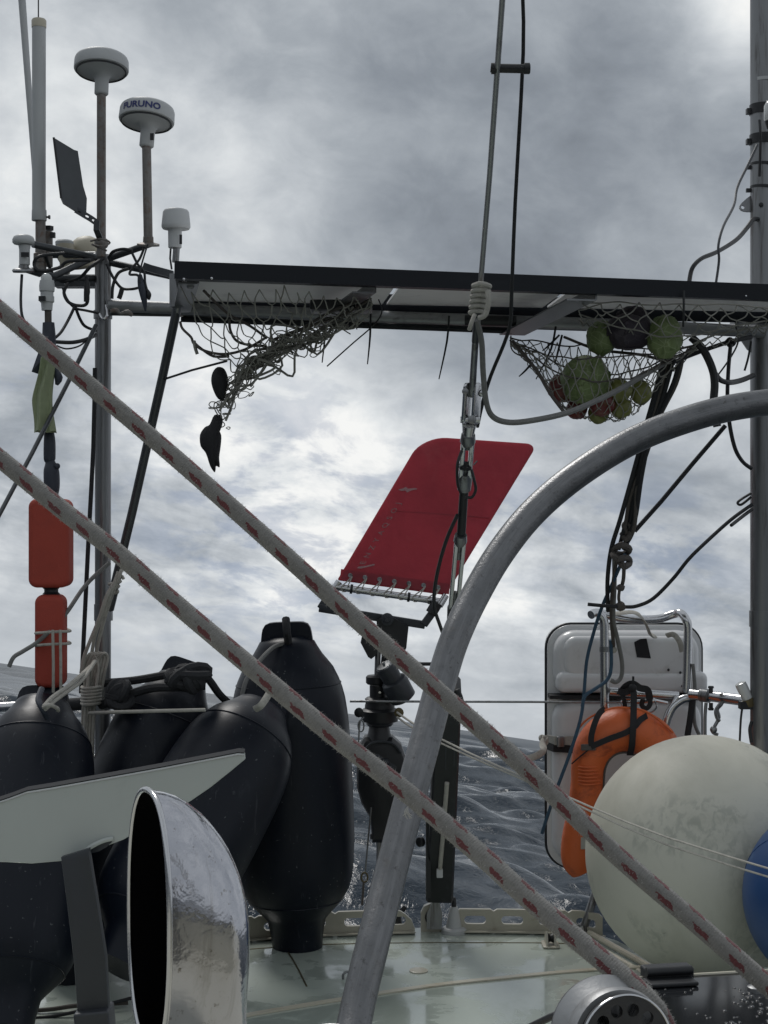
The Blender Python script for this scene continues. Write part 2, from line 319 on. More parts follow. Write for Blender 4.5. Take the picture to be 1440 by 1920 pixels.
class MB:
    def __init__(s): s.v = []; s.f = []; s.a = {}
    def add(s, vs, fs):
        o = len(s.v); s.v += [Vector(q) for q in vs]; s.f += [tuple(i + o for i in f) for f in fs]; return o
    def rings(s, rings, closed=False, caps=True, loop=True):
        n = len(rings[0]); vs = [q for r in rings for q in r]; fs = []
        m = len(rings)
        for i in range(m if closed else m - 1):
            a = i * n; b = ((i + 1) % m) * n
            for j in range(n if loop else n - 1):
                j2 = (j + 1) % n
                fs.append((a + j, a + j2, b + j2, b + j))
        if caps and not closed:
            fs.append(tuple(range(n))[::-1]); fs.append(tuple((m - 1) * n + j for j in range(n)))
        s.add(vs, fs); return s
    def tube(s, pts, r, n=8, k=1, closed=False, flat=None, caps=True, tco=False):
        pts = [Vector(p) for p in pts]
        rr = r if isinstance(r, (list, tuple)) else None
        if k > 1 and len(pts) > 2:
            if rr: rr = [v.x for v in spline([Vector((a, 0, 0)) for a in rr], k)]
            if closed:
                m = len(pts); ext = [pts[-1]] + pts + [pts[0], pts[1]]
                pts = spline(ext, k)[k:k + m * k]
            else: pts = spline(pts, k)
        m = len(pts); rings = []; up = None; ln = 0.0
        base = len(s.v)
        for i, p in enumerate(pts):
            a = pts[i - 1] if (i or closed) else p; b = pts[(i + 1) % m] if (i < m - 1 or closed) else p
            t = (b - a)
            t = t.normalized() if t.length > 1e-9 else Vector((0, 0, 1))
            if flat: up = (flat[0] - t * flat[0].dot(t)).normalized()
            elif up is None:
                q = Z if abs(t.z) < .9 else X
                up = (q - t * q.dot(t)).normalized()
            else:
                up = (up - t * up.dot(t)).normalized()
            sd_ = t.cross(up); q = rr[i] if rr else r
            ry = q * (flat[1] if flat else 1.0)
            rings.append([p + sd_ * (q * math.cos(2 * math.pi * j / n)) + up * (ry * math.sin(2 * math.pi * j / n)) for j in range(n)])
            if i: ln += (p - pts[i - 1]).length
            if tco:
                for j in range(n): s.a[base + i * n + j] = (math.cos(2 * math.pi * j / n), math.sin(2 * math.pi * j / n), ln)
        s.rings(rings, closed, caps); return s
    def lathe(s, prof, org, axis, n=28, ref=None, sy=1.0, caps=True):
        axis = axis.normalized(); q = ref or (X if abs(axis.x) < .9 else Z)
        a = (q - axis * q.dot(axis)).normalized(); b = axis.cross(a)
        s.rings([[org + axis * t_ + a * (r * math.cos(2 * math.pi * j / n)) + b * (sy * r * math.sin(2 * math.pi * j / n)) for j in range(n)] for (t_, r) in prof], False, caps)
        return s
    def box(s, c, sx, sy, sz, ax=X, ay=Y, az=Z, bev=0.0):
        hx, hy, hz = sx / 2, sy / 2, sz / 2
        if bev <= 0:
            vs = [c + ax * (i * hx) + ay * (j * hy) + az * (k * hz) for k in (-1, 1) for j in (-1, 1) for i in (-1, 1)]
            s.add(vs, [(0, 2, 3, 1), (4, 5, 7, 6), (0, 1, 5, 4), (2, 6, 7, 3), (0, 4, 6, 2), (1, 3, 7, 5)]); return s
        s.slab(c - az * hz, ax, ay, az, sx, sy, bev, sz, bev); return s
    def slab(s, c, ax, ay, az, wx, wy, rad, th, bev=.004, seg=5, bseg=3, both=True):
        def ring(inset, z):
            r = max(rad - inset, .0004); out = []
            for qx, qy, a0 in ((1, 1, 0), (-1, 1, 90), (-1, -1, 180), (1, -1, 270)):
                cx, cy = qx * (wx / 2 - inset - r), qy * (wy / 2 - inset - r)
                for i in range(seg + 1):
                    a = math.radians(a0 + 90 * i / seg)
                    out.append(c + ax * (cx + r * math.cos(a)) + ay * (cy + r * math.sin(a)) + az * z)
            return out
        rs = []
        if both: rs += [ring(bev * (1 - math.sin(math.pi / 2 * i / bseg)), bev * (1 - math.cos(math.pi / 2 * i / bseg))) for i in range(bseg)]
        else: rs.append(ring(0, 0))
        rs += [ring(bev * (1 - math.cos(math.pi / 2 * i / bseg)), th - bev + bev * math.sin(math.pi / 2 * i / bseg)) for i in range(bseg + 1)]
        s.rings(rs); return s
    def prism(s, poly, off):
        n = len(poly); vs = [Vector(p) for p in poly] + [Vector(p) + off for p in poly]
        fs = [tuple(range(n))[::-1], tuple(range(n, 2 * n))] + [(i, (i + 1) % n, n + (i + 1) % n, n + i) for i in range(n)]
        s.add(vs, fs); return s
    def ringplate(s, outer, inner, off):
        n = len(outer); vs = list(outer) + list(inner) + [p + off for p in outer] + [p + off for p in inner]; fs = []
        for i in range(n):
            j = (i + 1) % n
            fs += [(i, j, n + j, n + i), (2 * n + i, 3 * n + i, 3 * n + j, 2 * n + j), (i, 2 * n + i, 2 * n + j, j), (n + i, n + j, 3 * n + j, 3 * n + i)]
        s.add(vs, fs); return s
    def ball(s, c, r, n=18, m=10, sc=(1, 1, 1), wob=0.0, seed=0):
        rnd = random.Random(seed); ph = [rnd.uniform(0, 6.28) for _ in range(6)]
        rg = []
        for i in range(m + 1):
            th = math.pi * min(max(i / m, .004), .996); row = []
            for j in range(n):
                a = 2 * math.pi * j / n
                q = r * (1 + wob * (math.sin(3 * a + ph[0] + 2 * th) * math.sin(2 * th + ph[1]) + .6 * math.sin(5 * a + ph[2]) * math.sin(4 * th + ph[3])))
                row.append(c + Vector((q * sc[0] * math.sin(th) * math.cos(a), q * sc[1] * math.sin(th) * math.sin(a), q * sc[2] * math.cos(th))))
            rg.append(row)
        s.rings(rg); return s
    def strip(s, pts, wd, th, nrm=-Y, k=1):
        pts = [Vector(p) for p in pts]
        if k > 1: pts = spline(pts, k)
        rg = []
        for i, p in enumerate(pts):
            t_ = (pts[min(i + 1, len(pts) - 1)] - pts[max(i - 1, 0)]).normalized()
            sd_ = t_.cross(nrm).normalized(); nn = sd_.cross(t_).normalized()
            rg.append([p - sd_ * wd / 2, p + sd_ * wd / 2, p + sd_ * wd / 2 + nn * th, p - sd_ * wd / 2 + nn * th])
        s.rings(rg); return s

BASE = {}
def link(name, mb, m, parent=None, base=None, smooth=True, angle=38):
    b = BASE[parent.name] if parent is not None else (base if base is not None else Vector((0, 0, 0)))
    me = bpy.data.meshes.new(name)
    me.from_pydata([tuple(v - b) for v in mb.v], [], mb.f)
    if mb.a:
        at = me.attributes.new('tubeco', 'FLOAT_VECTOR', 'POINT')
        arr = np.zeros((len(mb.v), 3), np.float32)
        for i, q in mb.a.items(): arr[i] = q
        at.data.foreach_set('vector', arr.ravel())
    me.materials.append(m); me.validate(); me.update()
    if smooth:
        me.shade_smooth(); me.set_sharp_from_angle(angle=math.radians(angle))
    o = bpy.data.objects.new(name, me); COL.objects.link(o)
    if parent is not None: o.parent = parent
    else: o.location = b
    BASE[o.name] = b
    return o
def tag(o, label, cat, group=None, kind=None):
    o['label'] = label; o['category'] = cat
    if group: o['group'] = group
    if kind: o['kind'] = kind
    return o
def thing(name, label, cat, loc, group=None):
    o = bpy.data.objects.new(name, None); o.empty_display_size = .05; COL.objects.link(o); o.location = loc
    BASE[o.name] = Vector(loc); return tag(o, label, cat, group)
def part(name, mb, m, parent, label=None, kind=None, **kw):
    o = link(name, mb, m, parent, **kw)
    if label: o['label'] = label
    if kind: o['kind'] = kind
    return o
def single(name, mb, m, label, cat, base, group=None, **kw):
    return tag(link(name, mb, m, None, base, **kw), label, cat, group)
def structure(name, mb, m, base=None, **kw):
    o = link(name, mb, m, None, base, **kw); o['kind'] = 'structure'; return o
def pp(lst): return [P(*q) for q in lst]
def line(name, pts, rpx, m, label, cat='cable', group=None, k=6, n=8, flat=None):
    """a cable, wire or rope through photo points with their own distances; thickness in photo pixels"""
    q = pp(pts); mb = MB().tube(q, [R(rpx * .85, a[2]) for a in pts], n, k, flat=flat)
    return single(name, mb, m, label, cat, min(q, key=lambda v: v.z), group)
def letters(text, size, m, place, name, parent, label=None, bold=.018):
    """flat text turned into a mesh and laid on a surface by place(x, y) -> point"""
    cu = bpy.data.curves.new(name, 'FONT'); cu.body = text; cu.size = size; cu.align_x = 'CENTER'; cu.offset = size * bold
    cu.resolution_u = 3
    tmp = bpy.data.objects.new('tmp', cu); COL.objects.link(tmp)
    dg = bpy.context.evaluated_depsgraph_get(); me0 = tmp.evaluated_get(dg).to_mesh()
    mb = MB(); vs = [place(v.co.x, v.co.y) for v in me0.vertices]; fs = [tuple(p.vertices) for p in me0.polygons]
    mb.add(vs, fs); bpy.data.objects.remove(tmp); bpy.data.curves.remove(cu)
    return part(name, mb, m, parent, label, smooth=False)

# ================================================================== THE SEA
def build_sea():
    ang_d = np.radians(np.linspace(-21, 21, 440)); ang_s = np.radians(np.linspace(21, 339, 90)[1:-1])
    ang = np.concatenate([ang_d, ang_s]); na = len(ang)
    rad = np.exp(np.concatenate([np.linspace(math.log(3), math.log(12), 60)[:-1], np.linspace(math.log(12), math.log(160), 760)[:-1], np.linspace(math.log(160), math.log(7000), 340)]))
    A, Rr = np.meshgrid(ang, rad)
    x = Rr * np.sin(A); y = Rr * np.cos(A); z = np.zeros_like(x)
    cell = np.maximum(np.gradient(rad)[:, None], Rr * .0017) * np.ones_like(x)
    rng = np.random.RandomState(5); ox = np.zeros_like(x); oy = np.zeros_like(x); st = np.zeros_like(x)
    for i in range(96):
        lam = 0.28 * (46 / 0.28) ** (i / 95.0) * rng.uniform(.9, 1.1)
        k = 2 * math.pi / lam; th = math.radians(84) + rng.normal(0, .40 if lam > 8 else .60)
        amp = .0095 * lam ** .95 * rng.uniform(.6, 1.25) * (1.25 if lam > 12 else 1)
        amp *= .62 * (.7 if lam < .6 else 1.8 if lam < 3 else 1.7 if lam < 8 else .75)
        chop = .55 if lam > 8 else .12
        att = np.clip((lam / cell - 2.2) / 3.0, 0, 1)
        ph = k * (x * math.cos(th) + y * math.sin(th)) + rng.uniform(0, 6.28)
        z += att * amp * np.sin(ph)
        ox -= att * amp * math.cos(th) * np.cos(ph) * chop; oy -= att * amp * math.sin(th) * np.cos(ph) * chop
        if lam > 1.2: st += att * amp * k * np.sin(ph)
    near = np.clip((Rr - 4) / 8, 0.15, 1)
    z *= near
    # one long swell standing up on the left horizon
    z += 1.3 * np.exp(-((x + 60) / 45) ** 2 - ((y - 330) / 90) ** 2)
    x2 = x + ox * near; y2 = y + oy * near
    nr = len(rad); co = np.stack([x2, y2, z], -1).reshape(-1, 3).astype(np.float32)
    idx = np.arange(nr * na).reshape(nr, na); nx = np.roll(idx, -1, 1)
    q = np.stack([idx[:-1], nx[:-1], nx[1:], idx[1:]], -1).reshape(-1, 4)[:, ::-1]
    c0 = len(co); co = np.concatenate([co, [[0, 0, 0]]]).astype(np.float32)
    tri = np.stack([np.full(na, c0), nx[0], idx[0]], -1)[:, ::-1]
    me = bpy.data.meshes.new('sea')
    me.vertices.add(len(co)); me.vertices.foreach_set('co', co.ravel())
    nl = q.size + tri.size; me.loops.add(nl)
    me.loops.foreach_set('vertex_index', np.concatenate([q.ravel(), tri.ravel()]).astype(np.int32))
    npoly = len(q) + len(tri); me.polygons.add(npoly)
    me.polygons.foreach_set('loop_start', np.concatenate([np.arange(len(q)) * 4, q.size + np.arange(len(tri)) * 3]).astype(np.int32))
    me.polygons.foreach_set('use_smooth', np.ones(npoly, bool))
    me.update(); me.validate()
    at = me.attributes.new('crest', 'FLOAT', 'POINT'); at.data.foreach_set('value', np.concatenate([(st * near).ravel(), [0]]).astype(np.float32))
    m = bpy.data.materials.new('sea_water'); m.use_nodes = True; m.node_tree.nodes.clear(); k = NT(m.node_tree)
    b = k.node('ShaderNodeBsdfPrincipled'); o = k.node('ShaderNodeOutputMaterial'); k.l.new(b.outputs[0], o.inputs[0])
    pos = k.node('ShaderNodeNewGeometry').outputs['Position']
    cr = k.node('ShaderNodeAttribute', attribute_name='crest').outputs['Fac']
    fo = k.m('ADD', cr, k.m('MULTIPLY', k.m('SUBTRACT', k.noise(k.vm('MULTIPLY', pos, (1, .5, 1)), 1.1, 8, .7, .8), .5), 1.25))
    foam = k.m('MULTIPLY', k.smooth(fo, 1.02, 1.4), k.smooth(k.noise(pos, 2.2, 4, .6, .6), .38, .66))
    k.put(b.inputs['Base Color'], k.mix(foam, (.015, .025, .037), (.40, .43, .45)))
    k.put(b.inputs['Roughness'], k.m('ADD', k.smooth(k.vm('LENGTH', pos, out=1), 30, 500, .15, .34), k.m('MULTIPLY', foam, .6)))
    b.inputs['IOR'].default_value = 1.33
    bn = k.node('ShaderNodeBump'); bn.inputs['Strength'].default_value = .8; bn.inputs['Distance'].default_value = .07
    dist = k.vm('LENGTH', pos, out=1)
    fine = k.m('MULTIPLY', k.noise(k.vm('MULTIPLY', pos, (1, .7, 1)), 3.2, 6, .62, .5), k.smooth(dist, 15, 160, 1.0, .25))
    k.put(bn.inputs['Height'], k.m('ADD', k.m('MULTIPLY', k.noise(k.vm('MULTIPLY', pos, (.8, .5, 1)), .7, 5, .6, .4), 2.0), fine))
    k.l.new(bn.outputs[0], b.inputs['Normal'])
    me.materials.append(m)
    ob = bpy.data.objects.new('sea', me); COL.objects.link(ob); ob['kind'] = 'structure'
build_sea()

# ================================================================== DECK, RAIL
stern = [(-260, 1900), (-60, 1830), (100, 1796), (280, 1778), (470, 1762), (620, 1753), (780, 1748), (960, 1748), (1090, 1751), (1160, 1772), (1240, 1812), (1330, 1880), (1420, 1990)]
edge = [onDeck(a, b) for a, b in stern]
outl = [Vector((v.x * 1.0, v.y + .05, DECKZ)) for v in edge]
poly = [Vector((-1.75, -1.5, DECKZ)), Vector((-1.5, 2.6, DECKZ))] + outl + [Vector((1.15, 2.2, DECKZ)), Vector((1.75, -1.5, DECKZ))]
structure('deck', MB().prism(poly[::-1], Vector((0, 0, -.06))), m_deck, smooth=False)
hull = MB(); n = len(poly)
cen = sum(poly, Vector()) / n
rg = [[p + (cen - p) * s_ + Vector((0, 0, -z_)) for p in poly] for s_, z_ in ((.004, .061), (.03, .5), (.10, 1.1), (.3, 1.7))]
hull.rings(rg); structure('hull', hull, m_hull)
# raised, slightly lighter fore part of the deck with a cream edge
lip = [onDeck(a, b) for a, b in [(-400, 2000), (100, 1985), (300, 1950), (473, 1917), (637, 1889), (807, 1863), (940, 1848), (1090, 1834), (1240, 1826), (1500, 1822)]]
lz = Vector((0, 0, .016))
up_ = [v + lz for v in lip]
structure('raised_deck', MB().prism([Vector((-1.3, .5, DECKZ + .001)), *[v + Vector((0, 0, .001)) for v in lip], Vector((1.3, .5, DECKZ + .001))][::-1], lz), m_deck, smooth=False)
structure('deck_edge_trim', MB().strip([v + Vector((0, .004, .0175)) for v in lip], .020, .004, Z, 4), m_trim)

seam_ = [onDeck(a, b) + Vector((0, 0, .0004)) for a, b in [(-100, 1868), (100, 1822), (300, 1796), (470, 1780), (620, 1771), (780, 1768), (960, 1768), (1080, 1771), (1130, 1788)]]
structure('deck_seam', MB().strip(seam_, .0035, .0012, Z, 4), m_brass)
def rail_piece(name, pts, label, slots, ends):
    """low plate with oval slots along the stern; each bay is one ring of metal round its slot"""
    h, th = .070, .012
    t = thing(name, label, 'toe rail', pts[0], 'slotted toe rail along the stern')
    L = [0.0]
    for i in range(1, len(pts)): L.append(L[-1] + (pts[i] - pts[i - 1]).length)
    def at(s_):
        s_ = max(0, min(L[-1], s_))
        for i in range(1, len(pts)):
            if s_ <= L[i] + 1e-9:
                u = (s_ - L[i - 1]) / max(1e-6, L[i] - L[i - 1]); return pts[i - 1].lerp(pts[i], u)
        return pts[-1]
    nb = max(1, round(L[-1] / .118)); w_ = L[-1] / nb; mb = MB()
    for b_ in range(nb):
        s0, s1 = b_ * w_, (b_ + 1) * w_; c_ = (s0 + s1) / 2
        outer, inner = [], []
        K = 32
        for i in range(K):
            a = 2 * math.pi * (i + .5) / K; ca, sa = math.cos(a), math.sin(a)
            q = 1 / max(abs(ca), abs(sa)); ux, uz = ca * q, sa * q
            zz = h / 2 + uz * h / 2; ss = c_ + ux * w_ / 2
            if (ends[0] and b_ == 0) or (ends[1] and b_ == nb - 1):
                e = (s1 - ss) if (ends[1] and b_ == nb - 1) else (ss - s0)
                zz *= min(1.0, .18 + (max(0, e) / .05) ** .5 * .82)
            p = at(ss); outer.append(p + Vector((0, 0, zz)))
            sl_ = slots
            p = at(c_ + .020 * max(-1, min(1, ca * 4)) + .013 * ca); inner.append(p + Vector((0, 0, h * .54 + .0125 * sa)))
        mb.ringplate(outer, inner, Vector((0, th, 0)))
    part('slotted_plate', mb, m_rail, t, smooth=True, angle=30)
    ft = MB(); ft.strip([at(L[-1] * i / 10) + Vector((0, -.006, .004)) for i in range(11)], .030, .004, Z)
    part('foot_flange', ft, m_rail, t)
left_rail = [onDeck(a, b) for a, b in [(-60, 1831), (100, 1797), (280, 1779), (470, 1763), (620, 1754), (778, 1749)]]
right_rail = [onDeck(a, b) for a, b in [(856, 1748), (960, 1749), (1090, 1752), (1130, 1760)]]
rail_piece('toe_rail', left_rail, 'beige slotted toe rail left of the stern chainplate, behind the tall black fender', True, (False, True))
rail_piece('toe_rail', right_rail, 'beige slotted toe rail running from the chainplate towards the white ball buoy', True, (False, False))
tr = MB().tube([onDeck(a, b) + Vector((0, 0, .012)) for a, b in [(1105, 1756), (1150, 1782), (1235, 1832), (1330, 1905)]], .009, 8, 4)
tr.tube([onDeck(a, b) + Vector((0, 0, .012)) for a, b in [(1085, 1764), (1130, 1790), (1210, 1838), (1300, 1910)]], .009, 8, 4)
single('deck_track', tr, m_trim, 'pair of pale tracks curving along the deck under the white ball buoy', 'deck track', onDeck(1235, 1832))

# cabin top just below the frame, which carries the hatch, block and cowl
CABZ = -.60
structure('cabin_top', MB().slab(Vector((0, .55, DECKZ + .018)), X, Y, Z, 2.3, 2.3, .12, CABZ - DECKZ - .018, .03), m_cabin)

# deck fittings
t = thing('deck_light', 'white cone shaped deck gland with a black cable beside the chainplate', 'cable gland', onDeck(851, 1748))
b0 = onDeck(851, 1748)
part('flange', MB().lathe([(0, .038), (.010, .038), (.014, .034), (.016, .03)], b0, Z, 28), m_white, t)
part('cone', MB().lathe([(.016, .024), (.022, .023), (.070, .014), (.078, .011)], b0, Z, 24), m_white, t)
part('plug', MB().lathe([(.078, .008), (.10, .007), (.106, .004)], b0, Z, 14), m_black, t)
part('cable', MB().tube(pp([(851, 1692, 4.63), (842, 1670, 4.63), (838, 1640, 4.62), (849, 1620, 4.62), (846, 1595, 4.62)]), R(3, 4.6), 8, 6), m_cable, t)
for i, (a, b, lab) in enumerate([(548, 1779, 'small pale deck cheek block at the foot of the tall black fender'), (1032, 1773, 'small pale deck cheek block on the right part of the stern deck')]):
    o = onDeck(a, b); t = thing('cheek_block', lab, 'deck block', o, 'cheek blocks on the stern deck')
    for sx in (-.012, .012):
        q = o + Vector((sx, 0, 0))
        part('cheek', MB().prism([q + Vector((-.003, -.030, 0)), q + Vector((-.003, .030, 0)), q + Vector((-.003, .018, .034)), q + Vector((-.003, -.006, .044)), q + Vector((-.003, -.026, .020))], Vector((.006, 0, 0))), m_rail, t)
    part('sheave', MB().lathe([(-.008, .014), (0, .010), (.008, .014)], o + Vector((0, 0, .022)), X, 16), m_black, t)
    part('base_plate', MB().slab(o + Vector((0, 0, .001)), X, Y, Z, .05, .075, .01, .005, .002), m_rail, t)
o = onDeck(747, 1735) + Vector((0, 0, .0))
t = thing('small_cleat', 'small black cleat at the end of the left toe rail', 'cleat', o)
part('horn', MB().tube([o + Vector((-.014, 0, .03)), o + Vector((0, 0, .034)), o + Vector((.022, 0, .058))], [.008, .010, .007], 10, 3), m_black, t)
part('base', MB().lathe([(0, .014), (.008, .012), (.032, .008)], o, Z, 14), m_black, t)
o = onDeck(785, 1821)
single('deck_filler_cap', MB().lathe([(0, .026), (.003, .026), (.0045, .022), (.0045, .004)], o, Z, 28), m_rail, 'flat round filler cap set in the green deck', 'filler cap', o)
o = onDeck(653, 1836)
single('deck_eye', MB().tube([o + Vector((-.014, 0, 0)), o + Vector((-.013, 0, .014)), o + Vector((0, 0, .020)), o + Vector((.013, 0, .014)), o + Vector((.014, 0, 0))], .0035, 8, 4), m_steel, 'small dark deck eye left of the bent tube', 'deck eye', o)
single('rust_line', MB().strip([onDeck(a, b) + Vector((0, 0, .0005)) for a, b in [(538, 1783), (556, 1812), (575, 1850)]], .004, .0015, Z, 3), m_brass, 'thin rust coloured scratch on the deck before the tall fender', 'cord', onDeck(556, 1812))  # thin strip laid on the deck to draw a rusty scratch

# ================================================================== FENDERS
def seams_of(prof, at):
    out = []
    for u in at:
        for (u0, q0), (u1, q1) in zip(prof, prof[1:]):
            if u0 <= u <= u1: out.append((u, q0 + (q1 - q0) * (u - u0) / (u1 - u0))); break
    return out
def eye_of(t, top, ax, R_, w, h, th=.035):
    a = (X - ax * X.dot(ax)).normalized(); b = ax.cross(a); K = 40
    outer, inner = [], []
    for i in range(K):
        an = 2 * math.pi * i / K; c_, s_ = math.cos(an), math.sin(an)
        q = (abs(c_) ** 6 + abs(s_) ** 6) ** (-1 / 6)
        taper = 1.0 - .10 * max(0, -s_ * q)
        outer.append(top + ax * (h * .5 + h * .5 * s_ * q) + a * (w * c_ * q * taper) - b * th / 2)
        inner.append(top + ax * (h * .55 + .020 * s_) + a * (.012 + .018 * c_) - b * th / 2)
    part('eye', MB().ringplate(outer, inner, b * th), m_fender, t, angle=45)
PROF = [(.060, .45), (.077, .50), (.10, .575), (.12, .66), (.141, .745), (.177, .835), (.205, .885), (.236, .925), (.28, .955), (.325, .975), (.40, .99), (.50, 1.0), (.66, 1.0), (.738, .975), (.78, .945), (.818, .885), (.85, .785), (.874, .67), (.895, .56), (.913, .48), (.96, .43), (1.0, .41)]
def full_fender(label, top, bot, R_, lower=True):
    ax = (bot - top); L = ax.length; ax.normalize()
    t = thing('fender', label, 'fender', bot, 'big black fenders on the stern deck')
    part('body', MB().lathe([(u * L, q * R_) for u, q in [(.045, .30)] + PROF], top, ax, 56, ref=X), m_fender, t, angle=50)
    a = (X - ax * X.dot(ax)).normalized(); b = ax.cross(a)
    for u, q in seams_of(PROF, (.19, .85)):
        part('seam', MB().tube([top + ax * (u * L) + (a * math.cos(2 * math.pi * j / 56) + b * math.sin(2 * math.pi * j / 56)) * (q * R_) for j in range(56)], .0024, 6, closed=True), m_fender, t)
    eye_of(t, top, ax, R_, .43 * R_, .135 * L)
    return t, top, ax, a, b
FT = full_fender('tall black fender standing upright on its end in the middle of the stern', P(537, 1166, 4.50), P(558, 1776, 4.50), R(114, 4.5))
F1 = full_fender('black fender at the left edge, its bottom end showing beneath the anchor', P(84, 1290, 4.20), P(8, 1935, 3.66), R(121, 3.9))
F2 = full_fender('black fender lying back against the left post with black rope over its eye', P(356, 1240, 4.46), P(118, 1845, 4.18), R(104, 4.3))
F3 = full_fender('black fender leaning against the tall fender, behind the polished cowl', P(506, 1306, 4.30), P(222, 1815, 3.80), R(119, 4.05))

# lashings over the fender eyes
line('eye_lanyard', [(536, 1160, 4.40), (538, 1185, 4.38), (541, 1208, 4.44)], 9, m_darkrope, 'short black lanyard looped through the eye of the tall fender', 'rope', k=4)
line('fender_tail', [(541, 1206, 4.44), (515, 1212, 4.40), (488, 1238, 4.34), (462, 1275, 4.30), (452, 1315, 4.28)], 5, m_greyrope, 'grey lanyard curving down over the shoulder of the tall fender', 'rope')
line('fender_strop', [(505, 1300, 4.05), (490, 1322, 4.02), (478, 1330, 4.05)], 8, m_cord, 'frayed pale strop on the shoulder of the leaning fender', 'rope', flat=(-Y, .35))
line('black_lashing', [(186, 1281, 4.42), (250, 1276, 4.36), (320, 1264, 4.28), (372, 1257, 4.22), (392, 1275, 4.22), (410, 1300, 4.25), (428, 1318, 4.28)], 9, m_darkrope, 'thick black rope stretched over the fender to the left post', 'rope', 'black ropes lashing the fenders')
line('black_lashing', [(190, 1322, 4.38), (232, 1306, 4.30), (285, 1290, 4.26), (340, 1288, 4.2), (385, 1285, 4.2)], 10, m_darkrope, 'thick black rope running from the knot at the left post to the fender eye', 'rope', 'black ropes lashing the fenders')
def knot(name, c, r, m, label, seed, cat='knot', turns=7, th=.3, group=None, sc=(1, 1, 1)):
    rnd = random.Random(seed); mb = MB()
    for i in range(turns):
        n_ = Vector((rnd.uniform(-1, 1), rnd.uniform(-1, 1), rnd.uniform(-1, 1))).normalized()
        a = n_.cross(Z if abs(n_.z) < .9 else X).normalized(); b = n_.cross(a); q = r * rnd.uniform(.55, .8)
        off = Vector((rnd.uniform(-1, 1), rnd.uniform(-1, 1), rnd.uniform(-1, 1))) * r * .3
        mb.tube([c + Vector([(off + a * q * math.cos(2 * math.pi * j / 12) + b * q * math.sin(2 * math.pi * j / 12))[k] * sc[k] for k in range(3)]) for j in range(12)], r * th, 7, closed=True)
    return single(name, mb, m, label, cat, c - Vector((0, 0, r)), group)
knot('rope_knot', P(222, 1303, 4.28), R(26, 4.28), m_darkrope, 'big black knot beside the left post between two fenders', 1, turns=10)
knot('rope_knot', P(352, 1270, 4.17), R(32, 4.17), m_darkrope, 'black knot tied on the eye of the lying fender', 2, turns=12, sc=(1.35, .8, .8))
line('neck_loop', [(78, 1292, 3.93), (72, 1312, 3.88), (80, 1330, 3.86), (88, 1345, 3.9)], 7, m_navy, 'dark blue lanyard through the eye of the left edge fender', 'rope')
line('pale_lashing', [(82, 1325, 3.85), (100, 1306, 3.9), (126, 1288, 4.0), (150, 1268, 4.1), (170, 1250, 4.3)], 5, m_cord, 'pale cord from the left fender up to the rope hank, uppermost of two', 'rope', 'pale cords at the left post')
line('pale_lashing', [(85, 1330, 3.85), (104, 1313, 3.9), (130, 1294, 4.0), (153, 1276, 4.1), (178, 1240, 4.3)], 4.5, m_cord, 'second pale cord lying under the first, from the left fender up to the rope hank', 'rope', 'pale cords at the left post')
line('pale_tail', [(82, 1326, 3.85), (92, 1322, 3.83), (106, 1327, 3.86), (109, 1332, 3.9)], 4.5, m_cord, 'short pale cord end lying on the top of the left fender', 'rope')

# ================================================================== LEFT POST AND ANTENNAS
d0 = 4.5
def post(name, label, px, ytop, d, rpx, m, extra=None):
    b = onDeck(px, 960 - DECKZ / d * F); t = thing(name, label, 'post', P(px, 960 - DECKZ / d * F, d))
    part('pipe', MB().tube([P(px, ytop, d), P(px, 1200, d), Vector((P(px, 0, d).x, d, DECKZ))], R(rpx, d), 28), m, t)
    part('foot', MB().lathe([(0, R(rpx * 2, d)), (.008, R(rpx * 2, d)), (.012, R(rpx * 1.3, d)), (.05, R(rpx * 1.2, d))], Vector((P(px, 0, d).x, d, DECKZ)), Z, 24), m_steel, t)
    return t
t = post('gantry_post', 'tall weathered steel post standing at the left of the stern', 193, 478, d0, 15, m_steel)
part('weld_strap', MB().strip(pp([(183, 486, 4.47), (184, 560, 4.47), (185, 600, 4.47)]), R(3, 4.5), .004), m_steel, t)
part('weld_strap', MB().strip(pp([(200, 486, 4.47), (201, 560, 4.47), (200, 600, 4.47)]), R(3, 4.5), .004), m_steel, t)
part('clamp', MB().lathe([(-.012, R(17.5, d0)), (.012, R(17.5, d0))], P(193, 590, d0), Z, 24), m_steel, t)
part('clamp', MB().lathe([(-.024, R(17.5, d0)), (.024, R(17.5, d0))], P(194, 1148, d0), Z, 24), m_steel, t)
part('hook', MB().tube(pp([(199, 572, 4.44), (201, 590, 4.43), (194, 598, 4.43), (187, 588, 4.44)]), R(2.5, 4.5), 8, 4), m_bright, t)
t = thing('gantry_arm_set', 'dark welded tubes reaching left and right from the top of the left post', 'bracket', P(193, 500, d0))
for a in [[(62, 458, 4.3), (185, 484, 4.46)], [(90, 478, 4.55), (180, 478, 4.5)], [(60, 508, 4.25), (100, 518, 4.32), (180, 480, 4.46)], [(100, 522, 4.4), (180, 522, 4.5)], [(205, 484, 4.47), (285, 456, 4.4)], [(205, 492, 4.5), (330, 520, 4.45)]]:
    part('tube', MB().tube(pp(a), R(6.5, 4.45), 12), m_darkpole, t)
part('flat_bar', MB().strip(pp([(270, 500, 4.44), (284, 505, 4.44), (325, 516, 4.44)]), R(13, 4.44), .02), m_darkpole, t)

